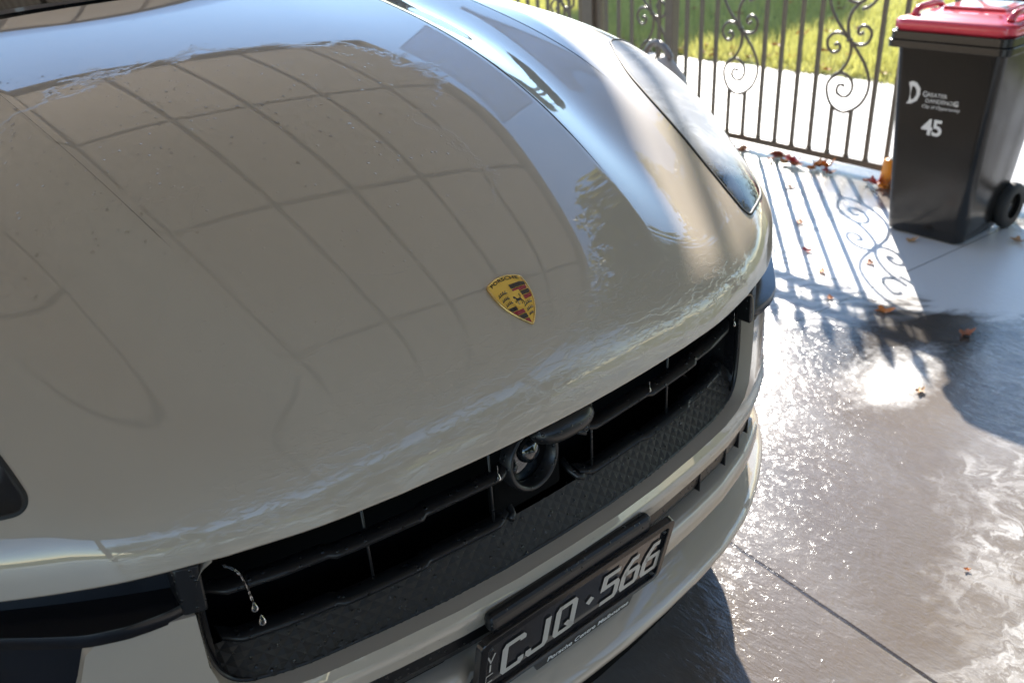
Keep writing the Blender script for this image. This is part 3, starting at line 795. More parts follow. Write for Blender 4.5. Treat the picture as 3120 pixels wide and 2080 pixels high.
while cnt < 500:
    c0_ = rr.choice(blobs); s_ = c0_[0] + rr.gauss(0, c0_[2] * .5); v_ = c0_[1] + rr.gauss(0, c0_[3] * .6)
    if not (-60 < s_ < 30 and 5.0 < v_ < 8.8): continue
    p = hsurf(s_, v_); nn = hood_n(s_, v_); r = .0006 + .0022 * rr.random() ** 3
    q = Vector(nn).to_track_quat('Z', 'Y').to_matrix()
    st = 1 + rr.random() * .6; sq = Matrix(((1, 0, 0), (0, st, 0), (0, 0, 1)))
    b.lathe([(r, -.0001), (r * .85, r * .28), (r * .5, r * .45), (.0001, r * .52)], p, 8, R=q @ sq); cnt += 1
for k in range(160):
    s_ = rr.uniform(-30, 40); u = rr.random()
    x = rr.uniform(-.42, .44); z = .602 + .07 * rr.random(); y = float(y_e(x)) + .012 + .045 * (z - .6) / .082; r = .0008 + .0022 * rr.random() ** 2
    b.lathe([(r, 0), (r * .8, r * .5), (.0001, r * .8)], (x, y - .003, z + .001), 8, R=Vector((0, -.87, .5)).to_track_quat('Z', 'Y').to_matrix())
for k in range(260):
    x = rr.uniform(-.3, .47); z = rr.uniform(.565, .60); r = .0006 + .0014 * rr.random() ** 2
    b.lathe([(r, 0), (r * .8, r * .4), (.0001, r * .6)], (x, float(y_e(x)) + dyb(x, z) - .0001, z), 6, R=Vector((0, -1, .1)).to_track_quat('Z', 'Y').to_matrix())
tag(b.done("water_beads", M['water'], None, True), "small beads of water scattered over the bonnet and bumper", "water beads", kind='stuff')

# ================================================================== GROUND
def concrete_wet():
    t = NT("wet_concrete")
    v = t.coord(); 
    n1 = t.noise(v, .9, 4, .55, .8); n2 = t.noise(v, 26, 5, .7); n3 = t.noise(t.coord(scale=(1, 1, 1), loc=(4, 2, 0)), 2.2, 5, .6, 1.4)
    # swirling suds: bands of a warped wave inside a broad arc on the far right
    sw = t.wave(t.coord(rot=(0, 0, -.75), loc=(.3, 0, 0)), 5.5, 7., 6, 1.6)
    base = t.ramp(n1, [(0, (.15, .138, .128)), (.42, (.215, .185, .160)), (.6, (.29, .26, .235)), (1, (.34, .32, .305))])
    grain = t.mix(.35, base, t.mix(n2, (.04, .037, .034), (.26, .25, .24)), 'OVERLAY')
    # distance from a point so suds collect in a ring round (0.15,-0.75) and a pool by the bin
    geo = t.n("NewGeometry"); sep = t.n("SeparateXYZ"); t.l(geo.outputs["Position"], sep.inputs[0])
    def dist(cx, cy, sx=1., sy=1.):
        return t.math('SQRT', t.math('ADD', t.math('POWER', t.math('MULTIPLY', t.math('SUBTRACT', sep.outputs[0], cx), sx), 2), t.math('POWER', t.math('MULTIPLY', t.math('SUBTRACT', sep.outputs[1], cy), sy), 2)))
    warp = t.math('MULTIPLY', t.math('SUBTRACT', n3, .5), .5)
    d1 = t.math('ADD', dist(.62, -.02), warp)
    ring = t.ramp(d1, [(0, 0.), (.52, 0.), (.66, .75), (.80, .35), (.95, .8), (1., .6)])
    line = t.math('ADD', t.math('SUBTRACT', t.math('MULTIPLY', sep.outputs[0], .37), sep.outputs[1]), t.math('ADD', t.math('MULTIPLY', warp, .8), -.47))
    dd = t.math('ADD', dist(1.05, .22), t.math('ADD', t.math('MULTIPLY', warp, .45), t.math('MULTIPLY', t.math('SUBTRACT', t.noise(t.coord(loc=(1, 5, 0)), 5, 5, .6, 1.), .5), .28)))
    ang = t.math('ARCTAN2', t.math('SUBTRACT', sep.outputs[1], .22), t.math('SUBTRACT', sep.outputs[0], 1.05))
    cx_ = t.n("CombineXYZ"); t.l(t.math('MULTIPLY', dd, 1.), cx_.inputs[0]); t.l(t.math('MULTIPLY', ang, .16), cx_.inputs[1])
    arcs = t.ramp(t.noise(cx_.outputs[0], 34, 5, .62, .5), [(0, 0.), (.40, .08), (.50, .35), (.60, .85), (1, 1)])
    arcs = t.math('MULTIPLY', arcs, t.ramp(t.noise(cx_.outputs[0], 9, 3, .5), [(0, .25), (.42, .45), (.6, 1), (1, 1)]))
    suds1 = t.math('MULTIPLY', t.ramp(t.math('MULTIPLY', line, 2.), [(0, 0.), (.06, .25), (.3, .8), (1, 1.)]), arcs)
    d2 = t.math('ADD', dist(2.72, .72, 1., .8), t.math('MULTIPLY', warp, .9))
    pool = t.ramp(d2, [(0, 1.), (.44, .95), (.52, 0), (1, 0)])
    d3 = t.math('ADD', dist(2.15, 1.05, 1.2, 1.2), t.math('MULTIPLY', warp, 1.5)); pool2 = t.math('MULTIPLY', t.ramp(d3, [(0, .6), (.35, .4), (.6, 0), (1, 0)]), t.ramp(sw, [(0, .3), (.5, .6), (.7, 1), (1, 1)]))
    d4 = t.math('ADD', dist(1.74, .40, 1.0, 1.9), t.math('ADD', t.math('MULTIPLY', warp, .9), t.math('MULTIPLY', t.math('SUBTRACT', n2, .5), .22))); pool3 = t.ramp(d4, [(0, 1.), (.12, .85), (.18, .35), (.26, 0), (1, 0)])
    d5 = t.math('ADD', dist(2.75, 1.75, 1., 1.), warp); pool4 = t.math('MULTIPLY', t.ramp(d5, [(0, .25), (.7, .12), (.9, 0), (1, 0)]), t.ramp(n3, [(0, .1), (.5, .5), (.6, 1), (1, 1)]))
    suds = t.math('MINIMUM', t.math('ADD', t.math('ADD', t.math('ADD', suds1, pool), t.math('ADD', pool2, pool3)), pool4), 1.)
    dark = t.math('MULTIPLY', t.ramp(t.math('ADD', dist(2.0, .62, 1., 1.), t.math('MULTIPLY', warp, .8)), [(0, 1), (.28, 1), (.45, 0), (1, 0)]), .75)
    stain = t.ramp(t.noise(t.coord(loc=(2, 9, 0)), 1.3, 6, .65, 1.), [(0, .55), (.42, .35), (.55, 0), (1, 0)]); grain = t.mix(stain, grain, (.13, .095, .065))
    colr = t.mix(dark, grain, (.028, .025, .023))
    colr = t.mix(suds, colr, (.64, .63, .62))
    # control joints: one across, one along
    def joint(out, pos, wdt=.0045):
        a = t.math('ABSOLUTE', t.math('SUBTRACT', t.math('ADD', out, t.math('MULTIPLY', t.math('SUBTRACT', n2, .5), .006)), pos)); return t.ramp(t.math('DIVIDE', a, wdt * 3), [(0, 1), (.30, .9), (.42, 0), (1, 0)])
    slx = t.math('SUBTRACT', sep.outputs[0], t.math('MULTIPLY', sep.outputs[1], .055))
    j1 = joint(slx, .716); sly = t.math('ADD', sep.outputs[1], t.math('MULTIPLY', sep.outputs[0], .082)); j2 = joint(sly, .989, .003)
    jj = t.math('MAXIMUM', j1, t.math('MULTIPLY', j2, .7))
    colr = t.mix(jj, colr, (.03, .022, .018))
    t.set(color=colr)
    # water film: fine ripple from the broomed finish plus long waves
    broom = t.noise(t.coord(rot=(0, 0, .35), scale=(1, .3, 1)), 95, 3, .6, 1.2)
    sw2 = t.noise(t.coord(rot=(0, 0, .8), scale=(1, .5, 1)), 14, 3, .5, 2.)
    h = t.math('ADD', t.math('MULTIPLY', broom, .5), t.math('ADD', t.math('MULTIPLY', n2, .5), t.math('MULTIPLY', sw2, .9)))
    hh = t.math('SUBTRACT', h, t.math('MULTIPLY', jj, 3.))
    nrm = t.bump(hh, .45, .0026)
    fine = t.noise(t.coord(rot=(0, 0, .6), scale=(1, .4, 1)), 55, 4, .62, 1.8); nrm = t.bump(fine, .38, .0034, nrm)
    rough = t.mix(t.ramp(n1, [(0, 0.), (.5, .4), (1, 1)]), .09, .20)
    rough = t.mix(t.math('MULTIPLY', suds, .7), rough, .45)
    t.set(rough=rough, normal=nrm, spec=.85)
    return t.m
def concrete_dry():
    t = NT("pale_concrete"); v = t.coord(); n = t.noise(v, 2.5, 6, .65, .5); f = t.noise(v, 60, 3, .6)
    c = t.ramp(n, [(0, (.26, .255, .255)), (.45, (.36, .355, .36)), (.55, (.48, .48, .49)), (1, (.56, .56, .56))])
    edge = t.n("NewGeometry"); sep = t.n("SeparateXYZ"); t.l(edge.outputs["Position"], sep.inputs[0])
    dirt = t.ramp(t.math('ADD', t.math('MULTIPLY', t.math('SUBTRACT', sep.outputs[0], 4.9), 1.6), t.math('MULTIPLY', t.math('SUBTRACT', n, .5), 1.2)), [(0, 0.), (.45, .1), (.8, .75), (1, .9)])
    t.set(color=t.mix(t.math('MULTIPLY', dirt, f), c, (.16, .11, .075)), rough=.55, normal=t.bump(t.math('ADD', n, f), .4, .004), spec=.5); return t.m
def soil():
    t = NT("lawn_soil"); v = t.coord(); n = t.noise(v, 3, 6, .7)
    t.set(color=t.ramp(n, [(0, (.06, .08, .02)), (.45, (.12, .15, .03)), (.58, (.22, .22, .07)), (1, (.38, .32, .17))]), rough=.9, normal=t.bump(t.noise(v, 40, 4), .8, .02)); return t.m
def sheet(name, x0, x1, y0, y1, z, mat, nx=1, ny=1):
    b = B(); b.grid(np.array([[(x, y, z) for y in np.linspace(y0, y1, ny + 1)] for x in np.linspace(x0, x1, nx + 1)])); o = b.done(name, mat); tag(o, kind='structure'); return o
sheet("driveway", -9, 3.56, -9, 14, 0, concrete_wet())
sheet("footpath", 3.56, 5.42, -9, 14, -.003, concrete_dry())
sheet("ground", -200, 200, -200, 200, -.03, soil())
sheet("lawn", 5.42, 40, -20, 60, -.006, soil(), 2, 2)

def grass_mat():
    t = NT("grass_blades"); oi = t.n("NewGeometry"); v = t.coord(); n = t.noise(v, 1.7, 4, .6); r = oi.outputs["Random Per Island"]
    c = t.mix(n, (.40, .38, .09), (.72, .64, .30)); c = t.mix(t.ramp(r, [(0, 0), (.8, 0), (.9, 1), (1, 1)]), c, (.34, .28, .10))
    t.set(color=c, rough=.5, spec=.3)
    tl = t.n("BsdfTranslucent"); t.l(t.mix(.5, c, (.55, .58, .10)), tl.inputs[0]); mx = t.n("MixShader"); mx.inputs[0].default_value = .45
    t.l(t.b.outputs[0], mx.inputs[1]); t.l(tl.outputs[0], mx.inputs[2]); t.l(mx.outputs[0], t.out.inputs[0]); return t.m
def grass():
    n = 90000; x = 5.40 + (RNG.random(n) ** 1.25) * 6.2; y = 1.2 + RNG.random(n) * 8.5
    keep = (y > 1.0 + (x - 5.4) * .25) & (y < 9.5); x, y = x[keep], y[keep]; n = len(x)
    h = .03 + .05 * RNG.random(n) * (1 + (x > 5.6)); a = RNG.random(n) * 6.283; lean = .02 + .04 * RNG.random(n); wd = .003 + .003 * RNG.random(n)
    ex = 5.42 + .05 * np.sin(y * 7) + .03 * np.sin(y * 17); keep = x > ex; x, y, h, a, lean, wd = [q[keep] for q in (x, y, h, a, lean, wd)]; n = len(x)
    V = np.zeros((n, 3, 3)); V[:, 0] = np.c_[x - np.cos(a) * wd, y - np.sin(a) * wd, np.full(n, -.006)]; V[:, 1] = np.c_[x + np.cos(a) * wd, y + np.sin(a) * wd, np.full(n, -.006)]
    V[:, 2] = np.c_[x - np.sin(a) * lean, y + np.cos(a) * lean, h]
    me = bpy.data.meshes.new("grass"); me.vertices.add(n * 3); me.vertices.foreach_set("co", V.reshape(-1)); me.loops.add(n * 3); me.loops.foreach_set("vertex_index", np.arange(n * 3, dtype=np.int32))
    me.polygons.add(n); me.polygons.foreach_set("loop_start", np.arange(0, n * 3, 3, dtype=np.int32)); me.polygons.foreach_set("loop_total", np.full(n, 3, dtype=np.int32)); me.update(); me.validate()
    me.materials.append(grass_mat()); o = bpy.data.objects.new("grass", me); col.objects.link(o); tag(o, "short sunlit lawn grass beyond the footpath", "grass", kind='stuff')
grass()

# ================================================================== GATE AND FENCE
def GX(y): return 3.421 + .032 * y
def gp(y, z, dx=0): return (GX(y) + dx, y, z)
LOOP = [(-.002,.003),(-.014,-.038),(-.008,-.085),(.01,-.127),(.045,-.169),(.083,-.197),(.103,-.239),(.092,-.292),(.066,-.331),(.028,-.353),(-.015,-.357),(-.06,-.339),(-.103,-.303),(-.131,-.249),(-.136,-.196),(-.123,-.152),(-.092,-.098),(-.057,-.057),(-.002,.003)]
SPIR = [(.083,-.197),(.059,-.174),(.025,-.164),(-.013,-.174),(-.041,-.203),(-.045,-.24),(-.024,-.273),(.009,-.28),(.038,-.266),(.042,-.243),(.031,-.224),(.011,-.221),(.002,-.232)]
VOLL = [(.001,.003),(.031,.023),(.065,.03),(.098,.023),(.123,-.002),(.126,-.031),(.108,-.059),(.083,-.068),(.057,-.057),(.05,-.036),(.065,-.023),(.081,-.03)]
VOLR = [(-.006,-.005),(-.034,-.017),(-.068,-.019),(-.101,-.005),(-.115,.027),(-.112,.051),(-.09,.07),(-.064,.072),(-.044,.057),(-.043,.037),(-.057,.033),(-.071,.042)]
UP = [(0,0),(.04,.042),(.084,.089),(.117,.137),(.134,.186),(.125,.245),(.095,.30),(.05,.335),(0,.345),(-.05,.335),(-.095,.30),(-.125,.245),(-.122,.20),(-.09,.165),(-.05,.15)]
UP2 = [(0,0),(.015,.049),(.017,.094),(.001,.139),(-.033,.174),(-.065,.197),(-.044,.182),(-.013,.177),(.03,.19),(.045,.225),(.03,.26),(0,.265),(-.02,.245)]
def scroll(parent, yc, zc=.655):
    b = B()
    for L in (LOOP, SPIR, VOLL, VOLR, UP, UP2): b.tube([gp(yc + a, zc + c) for a, c in crv(L, 4)], .0085, 6)
    b.lathe([(.001, -.012), (.014, -.008), (.016, 0), (.014, .008), (.001, .012)], gp(yc, zc), 10)
    return b.done("scroll", M['steel'], parent, True)
TOPZ = 1.16
def bars(parent, ys, shorts, zb=.07):
    for y in ys:
        b = B()
        if any(abs(y - s_) < .002 for s_ in shorts):
            c = min(SC, key=lambda q: abs(q - y)); top = .655 - .335
            b.box(gp(y, (zb + top) / 2), (.018, .018, top - zb)); b.box(gp(y, zb + .008), (.022, .024, .008)); b.done("bar", M['steel'], parent); b = B(); b.box(gp(y, (1.00 + TOPZ) / 2), (.018, .018, TOPZ - 1.00))
        else: b.box(gp(y, (zb + TOPZ) / 2), (.019, .019, TOPZ - zb)); b.box(gp(y, zb + .008), (.022, .024, .008))
        b.done("bar", M['steel'], parent)
        b = B(); b.lathe([(.001, 0), (.012, .006), (.016, .018), (.009, .030), (.018, .048), (.024, .068), (.018, .095), (.008, .135), (.001, .165)], gp(y, TOPZ + .012), 10); b.done("spear_finial", M['steel'], parent, True)
SC = [1.747, 2.437, 1.057, 3.127, .367]
gate = empty("driveway_gate", "brown steel driveway gate with scroll work behind the wheelie bin", "gate")
ysg = [1.805 + .1148 * k for k in range(-13, 10) if 1.805 + .1148 * k < 2.90]
SH = [c + d for c in (1.747, 2.437, 1.057, .367) for d in (.058, -.058)]
ysg = sorted(set(round(y, 4) for y in ysg)); shorts = [y for y in ysg if min(abs(y - s_) for s_ in SH) < .02]
bars(gate, ysg, shorts)
for c in (1.747, 2.437, 1.057, .367): scroll(gate, c)
b = B(); b.box(gp(1.6, .055), (.034, 2.66, .034), Matrix.Rotation(-.032, 3, 'Z')); b.done("bottom_rail", M['steel'], gate)
b = B(); b.box(gp(1.6, TOPZ), (.034, 2.66, .036), Matrix.Rotation(-.032, 3, 'Z')); b.done("top_rail", M['steel'], gate)
b = B(); b.box(gp(1.6, 1.045), (.034, 2.66, .036), Matrix.Rotation(-.032, 3, 'Z')); b.done("middle_rail", M['steel'], gate)
for k in range(22):
    yy = .42 + .1148 * k; b = B(); b.tube([gp(yy + .036 * math.cos(2 * math.pi * q / 14), 1.1025 + .042 * math.sin(2 * math.pi * q / 14)) for q in range(14)], .006, 6, closed=True); b.done("ring", M['steel'], gate, True)
post = B(); post.box(gp(2.96, .65), (.062, .062, 1.3)); post.box(gp(2.96, 1.31), (.075, .075, .02)); o = post.done("gate_post", M['steel']); bevel(o, .003); tag(o, "square brown steel post between the gate and the fixed fence panel", "post")
fence = empty("steel_fence", "fixed brown steel fence panel with scroll behind the bonnet, left of the gate post", "fence")
SC = [3.185, 4.3, 4.9]
ysf = [3.064, 3.127 + .058, 3.305, 3.425, 3.543]
bars(fence, ysf, [3.185]); scroll(fence, 3.127, .69)
b = B(); b.box(gp(3.32, 1.045), (.034, .60, .034)); b.done("middle_rail", M['steel'], fence)
b = B(); b.box(gp(3.32, .055), (.034, .60, .034)); b.done("bottom_rail", M['steel'], fence)
b = B(); b.box(gp(3.32, TOPZ), (.034, .60, .034)); b.done("top_rail", M['steel'], fence)
post = B(); post.box(gp(3.68, .65), (.10, .10, 1.3)); post.box(gp(3.61, .62), (.04, .05, 1.24)); o = post.done("fence_post", M['steel']); bevel(o, .003); tag(o, "thick brown fence post at the far end of the scrolled panel, above the bonnet", "post")
fence2 = empty("steel_fence", "farther brown steel fence panel running on behind the thick post", "fence")
SC = [4.1, 4.8]; ysf = [3.80 + .115 * k for k in range(20)]; bars(fence2, ysf, [])
scroll(fence2, 3.98, .69); scroll(fence2, 4.67, .69)
for z in (.055, TOPZ):
    b = B(); b.box(gp(4.95, z), (.034, 2.4, .034), Matrix.Rotation(-.032, 3, 'Z')); b.done("bottom_rail" if z < 1 else "top_rail", M['steel'], fence2)

# beige cover with grey tube by the post
tub = empty("gate_motor_cover", "beige rounded plastic cover with grey curved tube beside the gate post", "plastic cover")
b = B(); V = []; F = []
for i, t in enumerate(np.linspace(0, 1, 14)):
    z = .50 * t; sc_ = (1 - (max(0, t - .55) / .45) ** 2.2 * .75)
    for j in range(28):
        a = 2 * math.pi * j / 28; ca, sa = math.cos(a), math.sin(a); q = (abs(ca) ** 3 + abs(sa) ** 3) ** (-1 / 3)
        V.append((3.27 + .09 * sc_ * q * ca, 2.74 + .15 * sc_ * q * sa + .05 * t, z))
for i in range(13):
    for j in range(28): F.append((i * 28 + j, i * 28 + (j + 1) % 28, (i + 1) * 28 + (j + 1) % 28, (i + 1) * 28 + j))
F.append(tuple(range(13 * 28, 14 * 28))); b.add(V, F); b.done("cover_shell", M['tub'], tub, True)
b = B(); b.tube(crv([(3.26, 2.73, .50), (3.26, 2.77, .545), (3.27, 2.83, .575), (3.28, 2.90, .57), (3.29, 2.96, .50), (3.30, 2.97, .30)], 6), .018, 10); b.done("grey_tube", M['greytube'], tub, True)

# ================================================================== WHEELIE BIN
bn = empty("wheelie_bin", "black wheelie bin with red lid standing in front of the gate", "bin", (0, 0, 0))
def bring(z, x0, x1, yc, hw, r=.03, n=5):
    out = []
    for cx, cy, a0 in ((x1 - r, yc + hw - r, 0), (x0 + r, yc + hw - r, 90), (x0 + r, yc - hw + r, 180), (x1 - r, yc - hw + r, 270)):
        for k in range(n + 1):
            a = math.radians(a0 + 90 * k / n); out.append((cx + r * math.cos(a), cy + r * math.sin(a), z))
    return out
YB = .925
def FXb(z): return 2.845 - .045 * z / .79           # front face x
rings = [bring(.0, 2.865, 3.17, YB, .150, .03), bring(.012, 2.850, 3.18, YB, .165, .035)]
for z in np.linspace(.06, .79, 12): rings.append(bring(z, FXb(z), 3.20 + .09 * z / .79, YB, .168 + .045 * z / .79, .045 - .01 * z))
b = B(); b.grid(np.array([r + [r[0]] for r in rings]), flip=True); b.add(rings[0], [tuple(range(24))]); b.done("bin_body", M['bin'], bn, auto=45)
b = B()
for (z0, z1, e) in ((.785, .815, .034), (.815, .848, .028)):
    o_, i_ = bring(z0, 2.80 - e, 3.30 + e * .4, YB, .215 + e * .75, .035), bring(z1, 2.80 - e, 3.30 + e * .4, YB, .215 + e * .75, .035)
    k = len(o_); b.add(o_ + i_, [(q, (q + 1) % k, (q + 1) % k + k, q + k) for q in range(k)] + [tuple(range(k))[::-1], tuple(range(k, 2 * k))])
rm = b.done("bin_rim", M['bin'], bn); bevel(rm, .003, 2)
lid = B(); prof = [(.848, .012, .0), (.858, .022, 0), (.882, .022, 0), (.892, .012, 0), (.894, -.03, 0), (.905, -.055, 0), (.912, -.07, 0)]
LR = [bring(z + .0, 2.80 - e, 3.30 + e, YB, .215 + e, max(.012, .045 + e * .4)) for z, e, _ in prof]
lid.grid(np.array([r + [r[0]] for r in LR]), flip=True); lid.add(LR[-1], [tuple(range(24))]); lid.add(LR[0], [tuple(range(24))[::-1]]); ld = lid.done("bin_lid", M['red_lid'], bn, auto=50)
for yy in (YB - .185, YB + .185):
    b = B(); b.tube(crv([(2.86, yy, .895), (2.88, yy, .915), (2.93, yy, .922), (3.04, yy, .920), (3.08, yy, .90)], 5), .014, 8); b.done("lid_grip", M['red_lid'], ld, True)
b = B(); b.box((3.05, YB, .917), (.20, .24, .012)); bevel(b.done("lid_panel", M['red_lid'], ld), .005)
b = B(); b.tube([(3.36, YB - .20, .90), (3.36, YB + .20, .90)], .016, 12); b.box((3.33, YB - .17, .88), (.07, .03, .05)); b.box((3.33, YB + .17, .88), (.07, .03, .05)); b.done("bin_handle", M['bin'], bn, auto=40)
for yy in (YB - .19, YB + .19):
    Rw = Matrix.Rotation(math.pi / 2, 3, 'X')
    b = B(); b.lathe([(.055, -.022), (.09, -.024), (.098, -.014), (.098, .014), (.09, .024), (.055, .022)], (3.20, yy, .098), 32, R=Rw); wh = b.done("bin_wheel", M['tyre'], bn, True)
    b = B(); b.lathe([(.001, -.010), (.02, -.014), (.03, -.006), (.055, -.010), (.055, .010), (.03, .006), (.001, .012)], (3.20, yy, .098), 24, R=Rw); b.done("wheel_hub", M['bin'], wh, True)
b = B(); b.tube([(3.20, YB - .19, .098), (3.20, YB + .19, .098)], .011, 8); b.done("axle", M['bin'], bn)
# print on the front face
def bf(y, z, h=.0012): return (FXb(z) - h, y, z)
b = B()
def btext(body, size, y, z, shear=0, sp=1., off=0.):
    V, F = textmesh(body, size, shear, sp, off); b.add([bf(y - v.x, z + v.y) for v in V], F)
btext("G", .030, 1.000, .600, 0, 1); btext("REATER", .022, .979, .602, 0, 1.05); btext("DANDENON", .022, .985, .578, 0, 1.02); btext("G", .030, .872, .576)
btext("City of Opportunity", .019, .998, .556, .3, 1.0)
b.done("council_print", M['white_ink'], bn); b = B()
btext("45", .090, .985, .450, 0, .92, .0022)
for (q0, q1) in (((.984, .404), (.952, .411)), ((.9295, .405), (.9295, .405))): pass
b.done("house_number", M['white_ink'], bn); b = B()
DL = [(1.062, .648), (1.045, .655), (1.028, .650), (1.012, .630), (1.010, .605), (1.020, .580), (1.042, .565), (1.064, .562), (1.055, .575), (1.052, .600), (1.054, .625)]
DI = [(1.046, .636), (1.034, .632), (1.026, .618), (1.026, .600), (1.036, .584), (1.047, .580), (1.050, .605)]
k = len(DL)
from mathutils.geometry import tessellate_polygon
tri = tessellate_polygon([[Vector((y, z, 0)) for y, z in DL], [Vector((y, z, 0)) for y, z in DI]])
b.add([bf(y, z) for y, z in DL + DI], [tuple(t) for t in tri])
b.done("council_emblem", M['white_ink'], bn)

# orange bracket at the foot of the gate
b = B(); b.tube([(3.38, 1.385, 0), (3.38, 1.385, .012), (3.38, 1.385, .13), (3.38, 1.385, .135)], [.050, .048, .034, .030], 14)
o = b.done("orange_cup", M['orange'], None, True); tag(o, "small orange plastic cup standing behind the left edge of the bin", "cup")
b = B(); V = []; 
for i in range(6):
    for j in range(16):
        a = 2 * math.pi * j / 16; r = [.08, .075, .06, .045, .02, .001][i]; V.append((2.80 + r * math.cos(a) * 1.25, 1.42 + r * math.sin(a), [0, .018, .03, .036, .04, .041][i]))
# ================================================================== LEAVES
def leaf_mat(name, c):
    return plain(name, c, .55, nscale=40, namt=.35)
LM = [leaf_mat("leaf_rust", (.34, .11, .035)), leaf_mat("leaf_tan", (.46, .27, .13)), leaf_mat("leaf_red", (.38, .05, .05)), leaf_mat("leaf_orange", (.60, .20, .03))]
def leaf(x, y, z, size, rot, mat, label, curl, group):
    rr = random.Random(int((x * 131 + y * 977) * 1000))
    out = []
    lobes = 5
    for k in range(26):
        a = -math.pi / 2 + 2 * math.pi * k / 26
        r = size * (.42 + .40 * abs(math.cos(lobes * (a + math.pi / 2) / 2)) ** 1.3 + .10 * rr.random()) * (1.25 if abs(a - math.pi / 2) < .6 else 1)
        out.append((r * math.cos(a) * .75, r * math.sin(a)))
    V = [(0, 0, .004)]
    for (u, v) in out:
        d = math.hypot(u, v); V.append((u, v, .003 + curl * d * (1 + .6 * math.sin(3 * math.atan2(v, u) + rot))))
    for (u, v) in out: V.append((u * .5, v * .5, .002 + curl * .2 * math.hypot(u, v)))
    F = []
    n = 26
    for k in range(n): F.append((1 + k, 1 + (k + 1) % n, 1 + n + (k + 1) % n, 1 + n + k)); F.append((1 + n + k, 1 + n + (k + 1) % n, 0))
    b = B(); cr_, sr_ = math.cos(rot), math.sin(rot)
    b.add([(x + u * cr_ - v * sr_, y + u * sr_ + v * cr_, z + max(.001, w_)) for u, v, w_ in V], F)
    b.tube([(x, y, z + .004), (x + sr_ * size * .9, y - cr_ * size * .9, z + .006)], .0011, 4)
    o = b.done("fallen_leaf", mat, None, True); tag(o, label, "leaf", group); return o
GL = "dead leaves caught along the gate"
rl = random.Random(5)
named = [(2.105, .662, .055, 3, "large orange dead leaf lying in the dark patch below the bin"), (2.135, .378, .050, 0, "brown leaf lying in the blue wet area right of the orange leaf"),
         (1.69, .30, .032, 1, "narrow tan leaf at the lower edge of the foliage shadow"), (2.46, .93, .040, 0, "brown leaf near the front of the bin foot"),
         (2.78, .93, .045, 1, "tan leaf touching the front base of the bin"), (2.66, 1.40, .040, 3, "orange leaf among the gate bar shadows"),
         (2.40, 1.18, .045, 2, "reddish leaf where the scroll shadow ends"), (3.06, .62, .055, 1, "tan leaf beside the bin wheel"),
         (2.07, .86, .028, 3, "tiny orange leaf on the bright strip left of the bin shadow"), (3.05, 1.72, .045, 0, "curled brown leaf a little in front of the gate rail"), (2.26, 1.02, .035, 3, "slim orange leaf inside the lower scroll shadow"),
         (1.05, -.16, .012, 3, "tiny yellow fleck of leaf on open concrete near the joint")]
for x, y, s_, mi, lab in named: leaf(x, y, .001, s_ * .72, rl.random() * 6.28, LM[mi], lab, .35, "single leaves on the wet driveway")
CN = ["rust brown", "pale tan", "dark red", "bright orange"]
clus = [((3.40, 2.14), 8, .09, " leaf in the left heap under the gate rail"), ((3.38, 1.83), 14, .12, " leaf in the large heap under the middle of the gate rail"), ((3.32, 1.40), 9, .06, " leaf in the heap beside the orange cup behind the bin"), ((3.36, 2.36), 4, .05, " leaf near the headlight at the gate rail shadow")]
for (cx, cy), nn_, sp, lab in clus:
    for k in range(nn_):
        mi = rl.choice([0, 0, 1, 2, 3]); leaf(cx + rl.gauss(0, .03), cy + rl.gauss(0, sp), .002 + .02 * rl.random(), .028 + .022 * rl.random(), rl.random() * 6.28, LM[mi], CN[mi] + lab, .2 + rl.random() * .8, CN[mi] + lab)
for k in range(26):
    y = 2.2 + rl.random() * 3.3
    mi = rl.choice([0, 1, 1, 3]); leaf(5.44 + abs(rl.gauss(0, .25)) + .0, y, .02, .035 + .03 * rl.random(), rl.random() * 6.28, LM[mi], CN[mi] + " leaf along the near edge of the lawn", .5, CN[mi] + " leaves along the lawn edge")
for k in range(30):
    leaf(5.9 + rl.random() * 3.2, 2.0 + rl.random() * 4.2, .05, .04 + .03 * rl.random(), rl.random() * 6.28, LM[k % 4], CN[k % 4] + " leaf lying out on the lawn grass", .5, CN[k % 4] + " leaves out on the lawn")

# ================================================================== CARPORT OVER THE CAR (seen mirrored in the bonnet)
def timber():
    t = NT("timber_ceiling"); v = t.coord(scale=(1, 1, 1)); wv = t.wave(v, 9, 5.5, 3, .9, direction='X'); fine = t.noise(t.coord(scale=(60, 2.5, 60)), 1.5, 4, .6)
    oi = t.n("NewGeometry")
    c = t.mix(wv, (.60, .56, .51), (.84, .80, .75)); c = t.mix(t.math('MULTIPLY', fine, .4), c, (.48, .44, .39)); c = t.mix(t.math('MULTIPLY', oi.outputs["Random Per Island"], .3), c, (.84, .76, .64))
    t.set(color=c, rough=.6); return t.m
carport = empty("carport", "timber-lined carport over the car, seen mirrored in the wet bonnet", "carport")
CX0, CX1, CY0, CY1, CZ = -3.2, 1.80, -3.1, 3.25, 2.60
b = B(); nx = 13; ny = 6; wx = (CX1 - CX0) / nx; wy = (CY1 - CY0) / ny
for i in range(nx):
    if CX0 + (i + 1) * wx < -.40: continue
    for j in range(ny): b.box((CX0 + (i + .5) * wx, CY0 + (j + .5) * wy, CZ + .01), (wx - .032, wy - .042, .02))
kx = CX0 + wx * sum(1 for i in range(nx) if CX0 + (i + 1) * wx < -.40); b.box(((CX0 + kx) / 2, (CY0 + CY1) / 2, CZ + .01), (kx - CX0 - .032, CY1 - CY0 - .04, .02))
b.done("ceiling_boards", timber(), carport)
b = B(); b.box(((CX0 + CX1) / 2, (CY0 + CY1) / 2, CZ + .09), (CX1 - CX0, CY1 - CY0, .12)); b.done("roof_deck", M['soffit_dark'], carport)
b = B()
